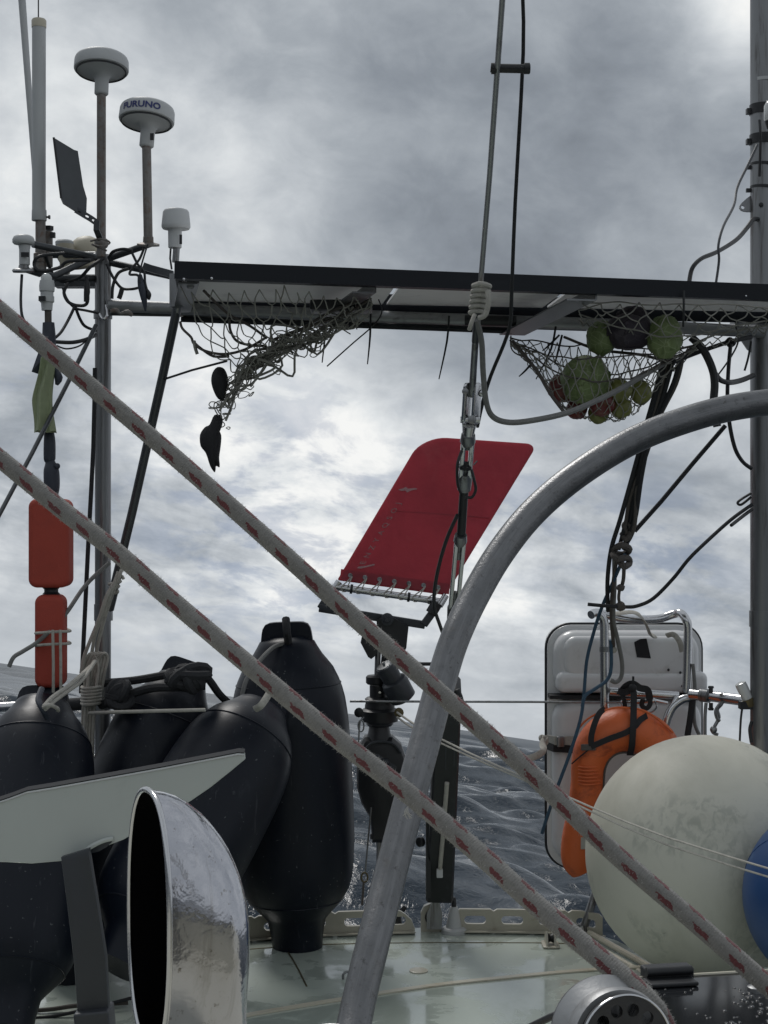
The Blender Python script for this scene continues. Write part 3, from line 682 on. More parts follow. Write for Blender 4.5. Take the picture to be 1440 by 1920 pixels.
def sat_antenna(label, cx, yrim, d, rpx, hrim, neck_top, neck_bot, neck_r, pole_to, pole_r, pole_px2=None, name='satellite_antenna', tilt=0.0, dome=.42):
    """drum head at photo point (cx, yrim = lower rim), neck and pole below"""
    k = 1.0 / F * d
    base = P(pole_px2 or cx, pole_to, d)
    t = thing(name, label, 'antenna', base, 'white antennas on the left of the gantry')
    ax = Vector((tilt, .17, 1)).normalized()
    c = P(cx, yrim, d); r = rpx * k; h = hrim * k
    head = MB().lathe([(-.001, r * .30), (0, r * .90), (h * .04, r * .985), (h * .12, r), (h * .75, r * .985), (h * .92, r * .95), (h * 1.05, r * .86), (h * 1.2, r * .62), (h * 1.28, r * .3), (h * 1.30, r * .02)], c, ax, 48)
    part('head', head, m_white, t, angle=35)
    part('rim_gap', MB().lathe([(-.0045, r * .88), (-.0045, r * .915), (.002, r * .915)], c, ax, 48, caps=False), m_black, t)
    nb = P(cx, neck_bot, d); nt_ = c - ax * .001; nr = neck_r * k; nl = (nt_ - nb).length
    part('neck', MB().lathe([(0, nr * .80), (.004, nr), (nl * .62, nr * 1.0), (nl * .78, nr * 1.08), (nl * .9, nr * 1.45), (nl * .97, nr * 2.1), (nl, r * .80)], nb, ax, 32), m_white, t, angle=60)
    part('pole', MB().tube([nb + ax * .004, base], pole_r * k, 18), m_rusty, t)
    return t, c, r, h, ax, d
A1 = sat_antenna('white drum antenna on the tallest rusty pole, above the left post', 190, 133, 4.42, 51, 26, 150, 178, 13, 482, 8.5, 190)
A2 = sat_antenna('white drum antenna lettered FURUNO in blue on a short rusty pole', 274.5, 229, 4.35, 52, 29, 250, 276, 13.5, 456, 8.5, 278, tilt=.06)
# the lettering wraps round the rim of the drum
t, c, r, h, ax, dd = A2
a_ = (X - ax * X.dot(ax)).normalized(); b_ = ax.cross(a_)
def on_rim(u, v):
    an = -math.pi / 2 + (u - .0105) / r
    return c + a_ * ((r + .0009) * math.cos(an)) + b_ * ((r + .0009) * math.sin(an)) + ax * (h * .26 + v)
FUR = letters('FURUNO', .034, m_blue_ink, lambda u, v: on_rim(u * .83 + .004, v * .74), 'lettering', t, bold=.032)
part('type_plate', MB().strip([P(285, 250, 4.325), P(285, 263, 4.325)], R(7, 4.33), .002), m_black, t)
o = A1[0]
part('flange', MB().lathe([(-.006, R(21, 4.35)), (.0, R(21, 4.35)), (.004, R(10, 4.35)), (.02, R(9.5, 4.35))], P(278, 457, 4.35), Vector((.05, -.25, 1)), 28), m_rusty, A2[0])
# thicker capsule antenna at the panel's corner
b = P(329, 492, 4.3); t = thing('capsule_antenna', 'white thimble shaped antenna standing at the corner of the solar panel', 'antenna', b, 'white antennas on the left of the gantry')
k = 4.3 / F
part('head', MB().lathe([(0, 14 * k), (.001, 25 * k), (4 * k, 27 * k), (8 * k, 27 * k), (32 * k, 24.5 * k), (36 * k, 22 * k), (38 * k, 16 * k), (39 * k, 2 * k)], P(330, 430, 4.3), Z, 36), m_white, t, angle=40)
part('neck', MB().lathe([(0, 11.5 * k), (1 * k, 12.5 * k), (36 * k, 13 * k)], P(328, 465, 4.3), Z, 28), m_white, t)
part('type_plate', MB().strip([P(339, 440, 4.275), P(339, 458, 4.275)], R(5, 4.3), .002), m_black, t)
part('pole', MB().tube([P(331, 464, 4.3), b], 6.5 * k, 16), m_steel, t)
part('cable', MB().tube(pp([(320, 466, 4.28), (319, 485, 4.28), (322, 505, 4.28)]), 2 * k, 6), m_cable, t)
# small mushroom antenna at far left
b = P(45, 512, 4.25); t = thing('mushroom_antenna', 'small white mushroom antenna on a round flange at the far left', 'antenna', b, 'white antennas on the left of the gantry'); k = 4.25 / F
part('head', MB().lathe([(0, 11 * k), (1 * k, 18 * k), (4 * k, 20.5 * k), (10 * k, 20.5 * k), (15 * k, 18 * k), (18 * k, 12 * k), (19 * k, 1 * k)], P(44, 459, 4.25), Z, 30), m_white, t, angle=40)
part('stem', MB().lathe([(0, 8 * k), (2 * k, 10 * k), (30 * k, 10 * k), (38 * k, 11.5 * k)], P(46, 498, 4.25), Z, 24), m_white, t)
part('type_plate', MB().strip([P(47, 473, 4.228), P(47, 482, 4.228)], R(15, 4.25), .002), m_black, t)
part('flange', MB().lathe([(0, 20 * k), (4 * k, 22 * k), (7 * k, 20 * k), (9 * k, 10 * k), (14 * k, 9 * k)], P(45, 511, 4.25), Vector((0, -.2, 1)), 28), m_steel, t)
part('arm', MB().tube(pp([(50, 507, 4.26), (75, 515, 4.3)]), 5 * k, 10), m_rusty, t)
line('antenna_lead', [(41, 515, 4.24), (39, 560, 4.22), (41, 590, 4.2), (48, 606, 4.2)], 3.2, m_cable, 'black lead hanging under the small mushroom antenna', 'cable')
# tall white tube antenna
b = P(76, 500, 4.38); k = 4.38 / F
t = thing('tube_antenna', 'thick white upright tube antenna with a beige cap and a thin whip', 'antenna', b)
part('tube', MB().lathe([(0, 12.6 * k), (350 * k, 12.8 * k)], P(73, 402, 4.38), P(73, 40, 4.38) - P(73, 402, 4.38), 28), m_white, t)
part('cap', MB().lathe([(0, 13.6 * k), (13 * k, 13.8 * k), (16 * k, 12 * k), (17 * k, 2 * k)], P(73, 52, 4.38), Z, 28), m_cream, t)
part('collar', MB().lathe([(0, 13.4 * k), (1 * k, 14 * k), (20 * k, 13.6 * k)], P(73.5, 414, 4.38), Z, 28), m_white, t)
part('screw', MB().lathe([(0, 2 * k), (5 * k, 2 * k), (5 * k, 4 * k), (8 * k, 4 * k)], P(86, 407, 4.38), X, 10), m_black, t)
part('pipe', MB().lathe([(0, 11 * k), (14 * k, 10.5 * k), (14 * k, 13 * k), (30 * k, 13 * k), (32 * k, 10 * k), (50 * k, 9.5 * k), (92 * k, 9.5 * k)], P(76, 506, 4.38), Z, 24), m_rusty, t)
part('whip', MB().tube(pp([(72, 40, 4.38), (72, -60, 4.38)]), 1.3 * k, 6), m_cable, t)
b = P(91, 500, 4.42)
t = thing('antenna_mount', 'dark clamped fitting beside the foot of the white tube antenna', 'bracket', b)
part('stem', MB().lathe([(0, 8 * k), (66 * k, 8 * k)], b, Z, 18), m_rusty, t)
part('nut', MB().lathe([(0, 9.5 * k), (8 * k, 9.5 * k)], P(91, 432, 4.42), Z, 6), m_black, t)
part('lug', MB().box(P(99, 441, 4.4), 9 * k, .012, 10 * k), m_black, t)
# slanting whip
b = P(76, 470, 4.6)
t = thing('whip_antenna', 'slender grey whip antenna slanting past the thick white tube', 'antenna', b)
part('rod', MB().tube(pp([(76, 470, 4.6), (60, 250, 4.6), (36, -70, 4.6)]), [R(4, 4.6), R(5.5, 4.6), R(7.5, 4.6)], 16), m_white, t)
part('ferrule', MB().tube(pp([(77, 476, 4.6), (75, 445, 4.6)]), R(6, 4.6), 14), m_steel, t)
# flat dark paddle
t = thing('wind_paddle', 'flat dark grey blade on a drilled bracket clamped to the tallest pole', 'blade', P(186, 440, 4.35))
bl = pp([(101, 258, 4.30), (139, 281, 4.34), (146, 283, 4.35), (156, 348, 4.35), (163, 372, 4.36), (162, 398, 4.36), (152, 402, 4.35), (119, 381, 4.31), (115, 372, 4.31)])
part('blade', MB().prism(bl, Vector((-.004, .012, 0))), m_darkpole, t)
part('edge_lip', MB().tube([bl[0] - Y * .002, bl[8] - Y * .002], R(2.2, 4.3), 8), m_black, t)
arm = MB()
for p0, p1 in [((142, 393), (157, 402)), ((157, 402), (169, 409)), ((169, 409), (182, 418))]:
    a, b2 = P(*p0, 4.34), P(*p1, 4.34); a2 = (b2 - a); c_ = (a + b2) / 2; u = a2.normalized(); v = u.cross(Y).normalized(); hw = R(6, 4.34)
    K = 20; outer, inner = [], []
    for i in range(K):
        an = 2 * math.pi * (i + .5) / K; q = 1 / max(abs(math.cos(an)), abs(math.sin(an)))
        outer.append(c_ + u * (a2.length / 2 * math.cos(an) * q) + v * (hw * math.sin(an) * q)); inner.append(c_ + u * (R(4, 4.34) * math.cos(an)) + v * (R(1.7, 4.34) * math.sin(an)))
    arm.ringplate(outer, inner, Vector((0, .004, 0)))
part('drilled_arm', arm, m_darkpole, t, smooth=False)
part('strut', MB().strip(pp([(182, 414, 4.33), (181, 430, 4.33), (188, 448, 4.36)]), R(11, 4.35), .006), m_darkpole, t)
part('hose_clamp', MB().lathe([(-.012, R(11, 4.42)), (-.006, R(13, 4.42)), (.006, R(13, 4.42)), (.012, R(11, 4.42))], P(190, 456, 4.42), Z, 20), m_rusty, t)
part('clamp_wire', MB().tube(pp([(170, 452, 4.36), (190, 448, 4.34), (206, 455, 4.36), (190, 462, 4.34), (172, 458, 4.36), (200, 470, 4.35)]), R(2, 4.3), 6, 4), m_rusty, t)
# beige domes behind
b = P(155, 505, 4.62); k = 4.62 / F
t = thing('dome_antenna', 'beige round dome antenna tucked behind the left post', 'antenna', b)
part('dome', MB().lathe([(0, 30 * k), (2 * k, 33 * k), (8 * k, 33 * k), (20 * k, 30 * k), (30 * k, 22 * k), (36 * k, 12 * k), (37.5 * k, 1 * k)], P(163, 480, 4.62), Vector((-.12, -.25, 1)), 36), m_cream, t, angle=50)
part('base', MB().lathe([(0, 22 * k), (6 * k, 30 * k), (24 * k, 31 * k), (26 * k, 30 * k)], P(158, 503, 4.62), Vector((-.12, -.25, 1)), 32), m_cream, t)
part('bracket', MB().box(P(150, 528, 4.6), 90 * k, .05, 22 * k), m_darkpole, t)
b = P(122, 520, 4.55)
t = thing('horn_loudhailer', 'small beige capped canister left of the round dome', 'antenna', b)
part('canister', MB().lathe([(0, 9 * k), (20 * k, 10 * k), (30 * k, 16 * k), (54 * k, 17 * k)], P(122, 513, 4.55), Z, 26), m_cream, t)
part('cap', MB().lathe([(0, 15 * k), (1 * k, 16.5 * k), (7 * k, 17 * k), (10 * k, 14 * k), (10.5 * k, 1 * k)], P(121, 461, 4.55), Z, 28), m_white, t)
part('stud', MB().lathe([(0, 4 * k), (20 * k, 4 * k)], P(124, 533, 4.55), Z, 12), m_steel, t)

# looped cables round the bracket
CB = [('dark cable loop drooping left of the antenna bracket', [(120, 475, 4.3), (75, 480, 4.25), (64, 495, 4.25), (75, 508, 4.25), (110, 502, 4.3), (128, 490, 4.3), (170, 488, 4.3)], 3.2),
      ('dark cable sagging under the beige dome', [(195, 484, 4.4), (170, 500, 4.38), (150, 520, 4.4), (120, 528, 4.42), (100, 516, 4.4), (85, 478, 4.36)], 3.2),
      ('dark cable loop hanging under the beige dome', [(128, 531, 4.4), (120, 548, 4.38), (128, 566, 4.38), (147, 573, 4.38), (164, 566, 4.38), (162, 520, 4.4)], 3.2),
      ('dark cable crossing from the hanging loop to the left post', [(118, 540, 4.38), (125, 560, 4.38), (140, 577, 4.38), (160, 582, 4.38), (185, 587, 4.4)], 2.4),
      ('dark cable running down from the loop to the wrapped flag pole', [(140, 575, 4.38), (128, 600, 4.35), (115, 622, 4.3), (104, 633, 4.28)], 2.8),
      ('dark cable bowed between the loop and the left post', [(141, 575, 4.38), (150, 598, 4.4), (160, 612, 4.42), (180, 620, 4.45)], 2.8),
      ('thick dark cable from the flag pole to the left post', [(104, 641, 4.28), (135, 642, 4.3), (160, 637, 4.35), (180, 628, 4.42)], 3.6),
      ('thin dark wire sagging below the thick cable at the left post', [(106, 648, 4.28), (125, 654, 4.3), (150, 648, 4.35), (168, 632, 4.42)], 1.6),
      ('dark cable looped over the arm right of the left post', [(205, 482, 4.42), (212, 472, 4.4), (230, 467, 4.38), (248, 470, 4.38)], 3.0),
      ('dark cable bowed right of the left post below the arm', [(240, 504, 4.4), (222, 512, 4.4), (212, 535, 4.4), (210, 560, 4.4)], 3.0),
      ('dark cable slanting from the arm to the tied bundle', [(200, 495, 4.4), (212, 520, 4.4), (228, 540, 4.4), (246, 542, 4.4), (258, 540, 4.38)], 2.6),
      ('dark wire crossing under the round flange to the left', [(272, 460, 4.33), (262, 485, 4.33), (250, 500, 4.33), (243, 514, 4.33), (258, 516, 4.33), (266, 530, 4.33)], 2.4),
      ('dark wire crossing under the round flange to the right', [(248, 475, 4.33), (258, 495, 4.33), (270, 510, 4.33), (272, 530, 4.33), (276, 545, 4.33), (280, 556, 4.33)], 2.4),
      ('pale thin wire straight down from the round flange', [(277, 458, 4.32), (264, 502, 4.32), (262, 530, 4.32)], 1.6),
      ('dark tail tied below the bundle', [(229, 541, 4.4), (226, 552, 4.4), (223, 560, 4.4)], 4.5)]
for lab, pts, r_ in CB: line('cable', pts, r_ * 1.2, m_cable, lab, 'cable', 'cables looped round the left post')
t = thing('taped_splice', 'spindle of dark tape hanging where the wires cross under the flange', 'splice', P(272, 583, 4.32))
part('tape', MB().tube(pp([(262, 515, 4.33), (265, 535, 4.33), (270, 560, 4.33), (273, 584, 4.33)]), [R(4, 4.3), R(7, 4.3), R(6, 4.3), R(1.5, 4.3)], 12, 3), m_navy, t)
part('drop_end', MB().tube(pp([(277, 543, 4.33), (279, 552, 4.33), (279, 562, 4.33)]), [R(1.5, 4.3), R(5, 4.3), R(2.5, 4.3)], 10, 3), m_cable, t)
t = thing('connector', 'black drooping plug on the cable below the beige dome', 'plug', P(163, 566, 4.36))
part('plug', MB().tube(pp([(163, 530, 4.37), (163, 548, 4.37), (161, 566, 4.37)]), [R(5, 4.4), R(6, 4.4), R(4, 4.4)], 12, 2), m_cable, t)

# gantry crossbar and slanting brace
t = thing('gantry_crossbar', 'steel crossbar tube running from the left post under the solar panel', 'tube', P(205, 575, 4.48))
part('bar', MB().tube(pp([(205, 573, 4.48), (330, 578, 4.46), (760, 596, 4.42), (1120, 608, 4.40), (1432, 622, 4.45)]), R(11.5, 4.45), 22), m_dull, t)
part('lower_bar', MB().tube(pp([(210, 588, 4.5), (330, 590, 4.48), (760, 606, 4.45), (1100, 617, 4.42)]), R(4, 4.45), 12), m_darkpole, t)
part('shackle', MB().tube(pp([(208, 584, 4.42), (218, 582, 4.42), (226, 588, 4.42), (240, 586, 4.42), (248, 592, 4.42)]), [R(4, 4.4), R(5, 4.4), R(3, 4.4), R(6, 4.4), R(3, 4.4)], 10, 3), m_rusty, t)
t = thing('brace_pole', 'dark pole slanting from the panel corner down to the left post', 'pole', P(204, 1142, 4.42))
part('pole', MB().tube(pp([(336, 560, 4.25), (304, 710, 4.29), (248, 960, 4.37), (204, 1142, 4.42)]), R(8.5, 4.3), 16), m_darkpole, t)
part('end_fitting', MB().tube(pp([(333, 545, 4.24), (334, 575, 4.25), (330, 592, 4.26)]), R(8, 4.25), 12), m_steel, t)
part('end_fitting', MB().tube(pp([(213, 1105, 4.4), (204, 1142, 4.42)]), R(10, 4.4), 12), m_steel, t)
line('stay_line', [(180, 610, 4.4), (130, 712, 4.25), (60, 850, 4.05), (-20, 1000, 3.85)], 5, m_darkpole, 'dark stay slanting from the left post out of the left edge', 'stay', k=1)
line('halyard', [(178, 690, 4.42), (175, 840, 4.42), (166, 1010, 4.42), (152, 1300, 4.42)], 5, m_darkrope, 'thin black halyard hanging beside the left post', 'rope', k=2)
line('slack_cord', [(205, 1055, 4.35), (160, 1098, 4.3), (120, 1155, 4.2), (75, 1200, 4.15), (45, 1220, 4.12), (26, 1232, 4.1), (17, 1250, 4.1)], 5, m_greyrope, 'grey cord slanting across the orange floats with its end curled down', 'rope')
line('thin_line', [(308, 711, 4.28), (360, 694, 4.2), (425, 677, 4.1)], 2.6, m_cable, 'thin black line from the slanting brace to the left net', 'rope', k=1)

# dan buoy: strobe light, wrapped flag, two floats, wire rack
t = thing('dan_buoy', 'man overboard pole with strobe light, furled olive flag and two orange red floats', 'dan buoy', P(97, 1298, 4.2)); k = 4.2 / F
part('pole', MB().tube(pp([(90, 560, 4.2), (93, 900, 4.2), (97, 1295, 4.2)]), 6.5 * k, 14), m_brownrope, t)
li = part('strobe', MB().lathe([(0, 10 * k), (14 * k, 11 * k), (16 * k, 13.5 * k), (26 * k, 13.5 * k), (27 * k, 12 * k), (34 * k, 12 * k), (36 * k, 14 * k), (46 * k, 14.5 * k), (56 * k, 13 * k), (57 * k, 10 * k)], P(88, 582, 4.2), Z, 28), m_white, t)
part('lens', MB().lathe([(0, 10 * k), (5 * k, 10.5 * k), (9 * k, 9 * k), (13 * k, 5 * k), (14 * k, .5 * k)], P(87, 526, 4.2), Z, 24), m_lens, li)
part('switch', MB().box(P(79, 560, 4.175), 12 * k, .012, 9 * k), m_black, li)
part('tape_sleeve', MB().tube(pp([(91, 605, 4.2), (92, 640, 4.2), (92, 672, 4.2)]), [11 * k, 13 * k, 11 * k], 16, 3), m_navy, t)
part('tape_flap', MB().prism(pp([(72, 660, 4.18), (88, 664, 4.18), (80, 704, 4.18), (59, 697, 4.16)]), Vector((0, .012, 0))), m_navy, t)
# furled flag: folded cloth as a rippled tube
rg = []
for i in range(26):
    u = i / 25; y_ = 672 + u * 138
    xl = 76 - 13 * min(1, u * 1.8) + 1.5 * math.sin(u * 9); xr = 104 - 5 * math.sin(u * 3.1) + 4 * max(0, u - .7)
    cx, hw = (xl + xr) / 2, (xr - xl) / 2
    rg.append([P(cx + hw * math.cos(a) * (1 + .05 * math.sin(3 * a + u * 7)), y_ + 2 * math.sin(4 * a), 4.17) + Vector((0, .030 * math.sin(a) * (1 + .35 * math.sin(5 * a + 5 * u)), 0)) for a in [2 * math.pi * j / 30 for j in range(30)]])
part('furled_flag', MB().rings(rg), m_cloth, t)
part('flag_fold', MB().tube(pp([(104, 690, 4.18), (110, 708, 4.18), (106, 722, 4.18)]), [3 * k, 8 * k, 3 * k], 12, 3), m_navy, t)
part('taped_grip', MB().tube(pp([(92, 808, 4.2), (93, 830, 4.2), (93, 860, 4.2), (94, 866, 4.2), (96, 880, 4.2), (97, 900, 4.2), (97, 920, 4.2), (98, 940, 4.2)]), [9 * k, 11 * k, 11 * k, 9 * k, 14 * k, 15 * k, 14 * k, 8 * k], 18, 3), m_navy, t)
part('grip_lump', MB().ball(P(107, 874, 4.19), 6 * k, 12, 8), m_navy, t)
def slab_float(x0, x1, y0, y1, d, th):
    c = P((x0 + x1) / 2, (y0 + y1) / 2, d)
    return MB().slab(c + Y * th / 2, X, Z, -Y, R(x1 - x0, d), R(y1 - y0, d), R(16, d), th, R(11, d), 6, 5)
part('float', slab_float(58, 134, 935, 1101, 4.2, .085), m_float, t)
part('float', slab_float(69, 123, 1114, 1288, 4.2, .075), m_float, t)
part('float_neck', MB().lathe([(0, 17 * k), (4 * k, 13 * k), (9 * k, 13 * k), (13 * k, 17 * k)], P(96, 1114, 4.2), Z, 20), m_black, t)
t = thing('wire_rack', 'pale bent wire rack holding the lower orange red float', 'rack', P(104, 1296, 4.13))
for y_ in (1183, 1206): part('hoop', MB().tube(pp([(127, y_ - 3, 4.28), (132, y_, 4.2), (124, y_ + 1, 4.14), (96, y_ + 2, 4.12), (70, y_ + 4, 4.14), (67, y_ + 4, 4.2), (74, y_ + 1, 4.28)]), R(2.6, 4.13), 8, 4), m_cord, t)
for px in (99, 113): part('upright', MB().tube(pp([(px, y1_, 4.115) for y1_ in (1181,)] + [(px + 1, 1240, 4.115), (px + 1, 1298, 4.13)]), R(2.8, 4.13), 8), m_cord, t)

# hanging coil of pale rope on the left post
def coil():
    rnd = random.Random(3)
    t = thing('rope_coil', 'hank of pale cord hung on the left post and wrapped round its middle', 'rope coil', P(165, 1420, 4.36), 'pale cords at the left post')
    for i in range(9):
        x0 = 152 + i * 2.6 + rnd.uniform(-1.5, 1.5); dd = 4.40 - .04 * math.sin(i)
        yb = 1440 + rnd.uniform(-10, 60)
        part('strand', MB().tube(pp([(176 + rnd.uniform(-4, 10), 1222 + rnd.uniform(-8, 8), dd), (x0 + 12, 1250, dd), (x0 + 8, 1290, dd - .01), (x0 + 5, 1325, dd), (x0 + 2, 1380, dd), (x0, yb, dd)]), R(2.8, 4.4), 7, 4), m_cord, t)
    for i in range(5):
        x0 = 160 + i * 6
        part('loop', MB().tube(pp([(x0, 1290, 4.38), (x0 - 3, 1250, 4.37), (x0 + 8, 1226, 4.36), (x0 + 18, 1232, 4.37), (x0 + 12, 1262, 4.37), (x0 + 6, 1296, 4.38)]), R(3, 4.4), 7, 4), m_cord, t)
    for i in range(6):
        y_ = 1288 + i * 6
        part('turn', MB().tube(pp([(154, y_, 4.40), (160, y_ + 3, 4.33), (182, y_ + 1, 4.33), (188, y_ - 1, 4.40), (172, y_ + 1, 4.43)]), R(3.2, 4.35), 7, 4, closed=True), m_cord, t)
coil()
for a, lab in [([(228, 1068, 4.33), (222, 1085, 4.32), (205, 1130, 4.34), (188, 1190, 4.36), (180, 1225, 4.38)], 'pale cord from the foot of the slanting brace to the rope hank, right strand'),
               ([(222, 1072, 4.33), (212, 1100, 4.32), (196, 1145, 4.33), (180, 1185, 4.35), (172, 1225, 4.38)], 'pale cord from the foot of the slanting brace to the rope hank, middle strand'),
               ([(216, 1090, 4.33), (200, 1118, 4.31), (186, 1160, 4.32), (160, 1225, 4.35), (152, 1262, 4.36)], 'pale cord from the foot of the slanting brace to the rope hank, left strand')]:
    line('coil_cord', a, 4.2, m_cord, lab, 'rope', 'pale cords at the left post')
mb = MB()
for i in range(3): mb.tube(pp([(205 + i * 3, 1095 + i * 9, 4.40), (216 + i * 2, 1093 + i * 9, 4.34), (226 - i * 3, 1090 + i * 9, 4.36), (216, 1096 + i * 9, 4.44)]), R(3, 4.35), 7, 4, closed=True)
for a in ([(222, 1090, 4.35), (228, 1080, 4.33), (232, 1086, 4.33)], [(208, 1110, 4.35), (200, 1125, 4.33), (196, 1140, 4.33)]): mb.tube(pp(a), R(3, 4.35), 7, 3)
single('brace_lashing', mb, m_cord, 'pale cord knotted round the lower end of the slanting brace', 'knot', P(214, 1115, 4.35))
line('pale_lifeline', [(168, 1337, 4.34), (225, 1335, 4.12), (300, 1333, 4.06), (385, 1331, 4.04)], 4.0, m_cord, 'grey cord stretched level across the lying fender', 'rope', k=1)
b = P(-120, 1332, 4.62)
t = thing('pushpit_rail', 'steel guard rail tube crossing behind the fenders at the left edge', 'guard rail', b)
part('tube', MB().tube(pp([(-160, 1332, 4.62), (0, 1326, 4.60), (196, 1314, 4.56)]), R(9, 4.6), 16), m_bright, t)
part('foam_sleeve', MB().tube(pp([(120, 1322, 4.57), (185, 1317, 4.56)]), R(12, 4.6), 14), m_darkrope, t)

# ================================================================== SOLAR PANEL
fl, fr = P(327, 506, 3.62), P(1560, 553, 3.92)          # middle of the front frame's face
bl_, br_ = P(343, 590, 4.46), P(1480, 612, 4.40)
fx = (fr - fl).normalized(); L_ = (fr - fl).length
t = thing('solar_panel', 'long black framed solar panel seen from below across the stern gantry', 'solar panel', (bl_ + br_) / 2)
def quadbar(name, a, b, w_, h_, m, bev=.002):
    u = (b - a).normalized(); v = Z.cross(u).normalized(); n_ = u.cross(v)
    return part(name, MB().box((a + b) / 2, (b - a).length, w_, h_, u, v, n_), m, t)
quadbar('front_frame', fl, fr, .010, .041, m_frame)
quadbar('front_flange', fl + Z * -.019 + Y * .018, fr + Z * -.017 + Y * .018, .028, .003, m_frame)
quadbar('rear_frame', bl_ + Z * .042 + Y * .02, br_ + Z * .042 + Y * .02, .010, .062, m_frame)
quadbar('side_frame', fl + Y * .006 + fx * .006, bl_ + Z * .03, .010, .038, m_frame)
sheet = [fl + Z * .012 + Y * .006, fr + Z * .012 + Y * .006, br_ + Z * .040, bl_ + Z * .040]
for i in range(3):
    u0, u1 = (0, .335, .60, 1.0)[i] + (.004 if i else 0), (0, .335, .60, 1.0)[i + 1] - .004
    q = [sheet[0].lerp(sheet[1], u0), sheet[0].lerp(sheet[1], u1), sheet[3].lerp(sheet[2], u1), sheet[3].lerp(sheet[2], u0)]
    part('back_sheet', MB().prism(q, Vector((0, 0, .006))), m_back, t, smooth=False)
# aluminium bearers under the panel
def bearer(pts, w_, h_, m):
    a, b = pp(pts); u = (b - a).normalized(); v = Z.cross(u).normalized(); n_ = u.cross(v)
    mb = MB().box((a + b) / 2 + n_ * h_ / 2, (b - a).length, .004, h_, u, v, n_)
    mb.box((a + b) / 2 + v * (w_ / 2 + .002), (b - a).length, w_, .004, u, v, n_)
    part('bearer', mb, m, t, smooth=False)
bearer([(704, 549, 3.75), (612, 612, 4.38)], .055, .035, m_alu)
bearer([(372, 531, 3.70), (356, 585, 4.40)], .045, .035, m_alu)
bearer([(1118, 563, 3.82), (985, 628, 4.38)], .075, .035, m_alu)
part('conduit', MB().tube(pp([(340, 598, 4.40), (720, 611, 4.36), (960, 620, 4.34)]), R(6, 4.4), 12), m_frame, t)
part('clamp_tube', MB().tube(pp([(872, 600, 4.30), (968, 602, 4.28)]), R(10, 4.3), 16), m_black, t)
part('junction_box', MB().slab(P(640, 566, 3.98), X, Y, -Z, .16, .10, .01, .025, .004), m_black, t)
for (a, b) in [(345, 523.5), (397, 522), (553, 519), (719, 521), (748, 535), (1102, 535), (1125, 538), (1398, 555)]:
    u = (a - 327) / (1560 - 327); q = fl.lerp(fr, u); dd = q.y - .006
    part('rivet', MB().lathe([(0, .0035), (.0016, .003), (.0024, .001)], P(a, b, dd), -Y, 10), m_bright, t)
mb = MB(); mb.box(P(331, 545, 4.22), .035, .03, .09); part('end_bracket', mb, m_steel, t)
mb = MB().slab(P(358, 534, 3.75), X, Z, -Y, .018, .022, .006, .012, .003); part('clip', mb, m_steel, t)

def ties(lst):
    for a, lab in lst:
        q = pp(a); r_ = [R(2.2, v[2]) for v in a]; r_[-1] *= .55
        single('cable_tie', MB().tube(q, r_, 6, 3), m_cable, lab, 'cable tie', q[-1], 'cable ties under the solar panel')
ties([([(612, 588, 4.33), (610, 625, 4.33), (604, 680, 4.33)], 'black cable tie hanging from the panel, leftmost, by the left net'),
      ([(668, 596, 4.33), (669, 618, 4.33)], 'very short black cable tie stub right of the left net'),
      ([(695, 583, 4.33), (694, 630, 4.33), (689, 683, 4.33)], 'black cable tie hanging where a thin bristle crosses it'),
      ([(842, 592, 4.3), (838, 640, 4.3), (823, 711, 4.3)], 'long black cable tie hanging left of the backstay'),
      ([(1042, 612, 4.1), (1033, 655, 4.1), (1005, 711, 4.1)], 'long black cable tie hanging at the left end of the vegetable net'),
      ([(1054, 628, 4.1), (1046, 660, 4.1), (1040, 684, 4.1)], 'short black cable tie beside the longer one at the vegetable net'),
      ([(998, 680, 4.05), (985, 695, 4.05), (973, 706, 4.05)], 'small cut tie poking out of the left corner of the vegetable net'),
      ([(1049, 628, 4.1), (1032, 645, 4.1), (1017, 658, 4.1)], 'thin bent tie end slanting left above the vegetable net')])
line('bristle', [(710, 562, 4.2), (716, 585, 4.25), (700, 610, 4.3), (660, 645, 4.3), (613, 687, 4.3)], 1.6, m_cable, 'thin dark bristle curving down beside the left net', 'wire')

# ================================================================== NETS
def strand(mb, a, b, r, rnd, sag=.15, jit=.0):
    m_ = (a + b) / 2 + Vector((0, 0, -(b - a).length * sag)) + Vector((rnd.uniform(-1, 1), rnd.uniform(-1, 1), rnd.uniform(-1, 1))) * jit
    mb.tube([a, m_, b], r, 4, 3, caps=False)
def net_grid(mb, fn, nu, nv, r, rnd, jit=.004, sag=.12):
    g = [[fn((i + (.5 if j % 2 else 0)) / nu, j / nv) + Vector((rnd.uniform(-1, 1), rnd.uniform(-1, 1), rnd.uniform(-1, 1))) * jit for i in range(nu + 1)] for j in range(nv + 1)]
    for j in range(nv):
        for i in range(nu + 1):
            k0 = i if j % 2 == 0 else i
            a = g[j][i]
            strand(mb, a, g[j + 1][i], r, rnd, sag, jit)
            i2 = i - 1 if j % 2 == 0 else i + 1
            if 0 <= i2 <= nu: strand(mb, a, g[j + 1][i2], r, rnd, sag, jit)
    return g
rnd = random.Random(11)
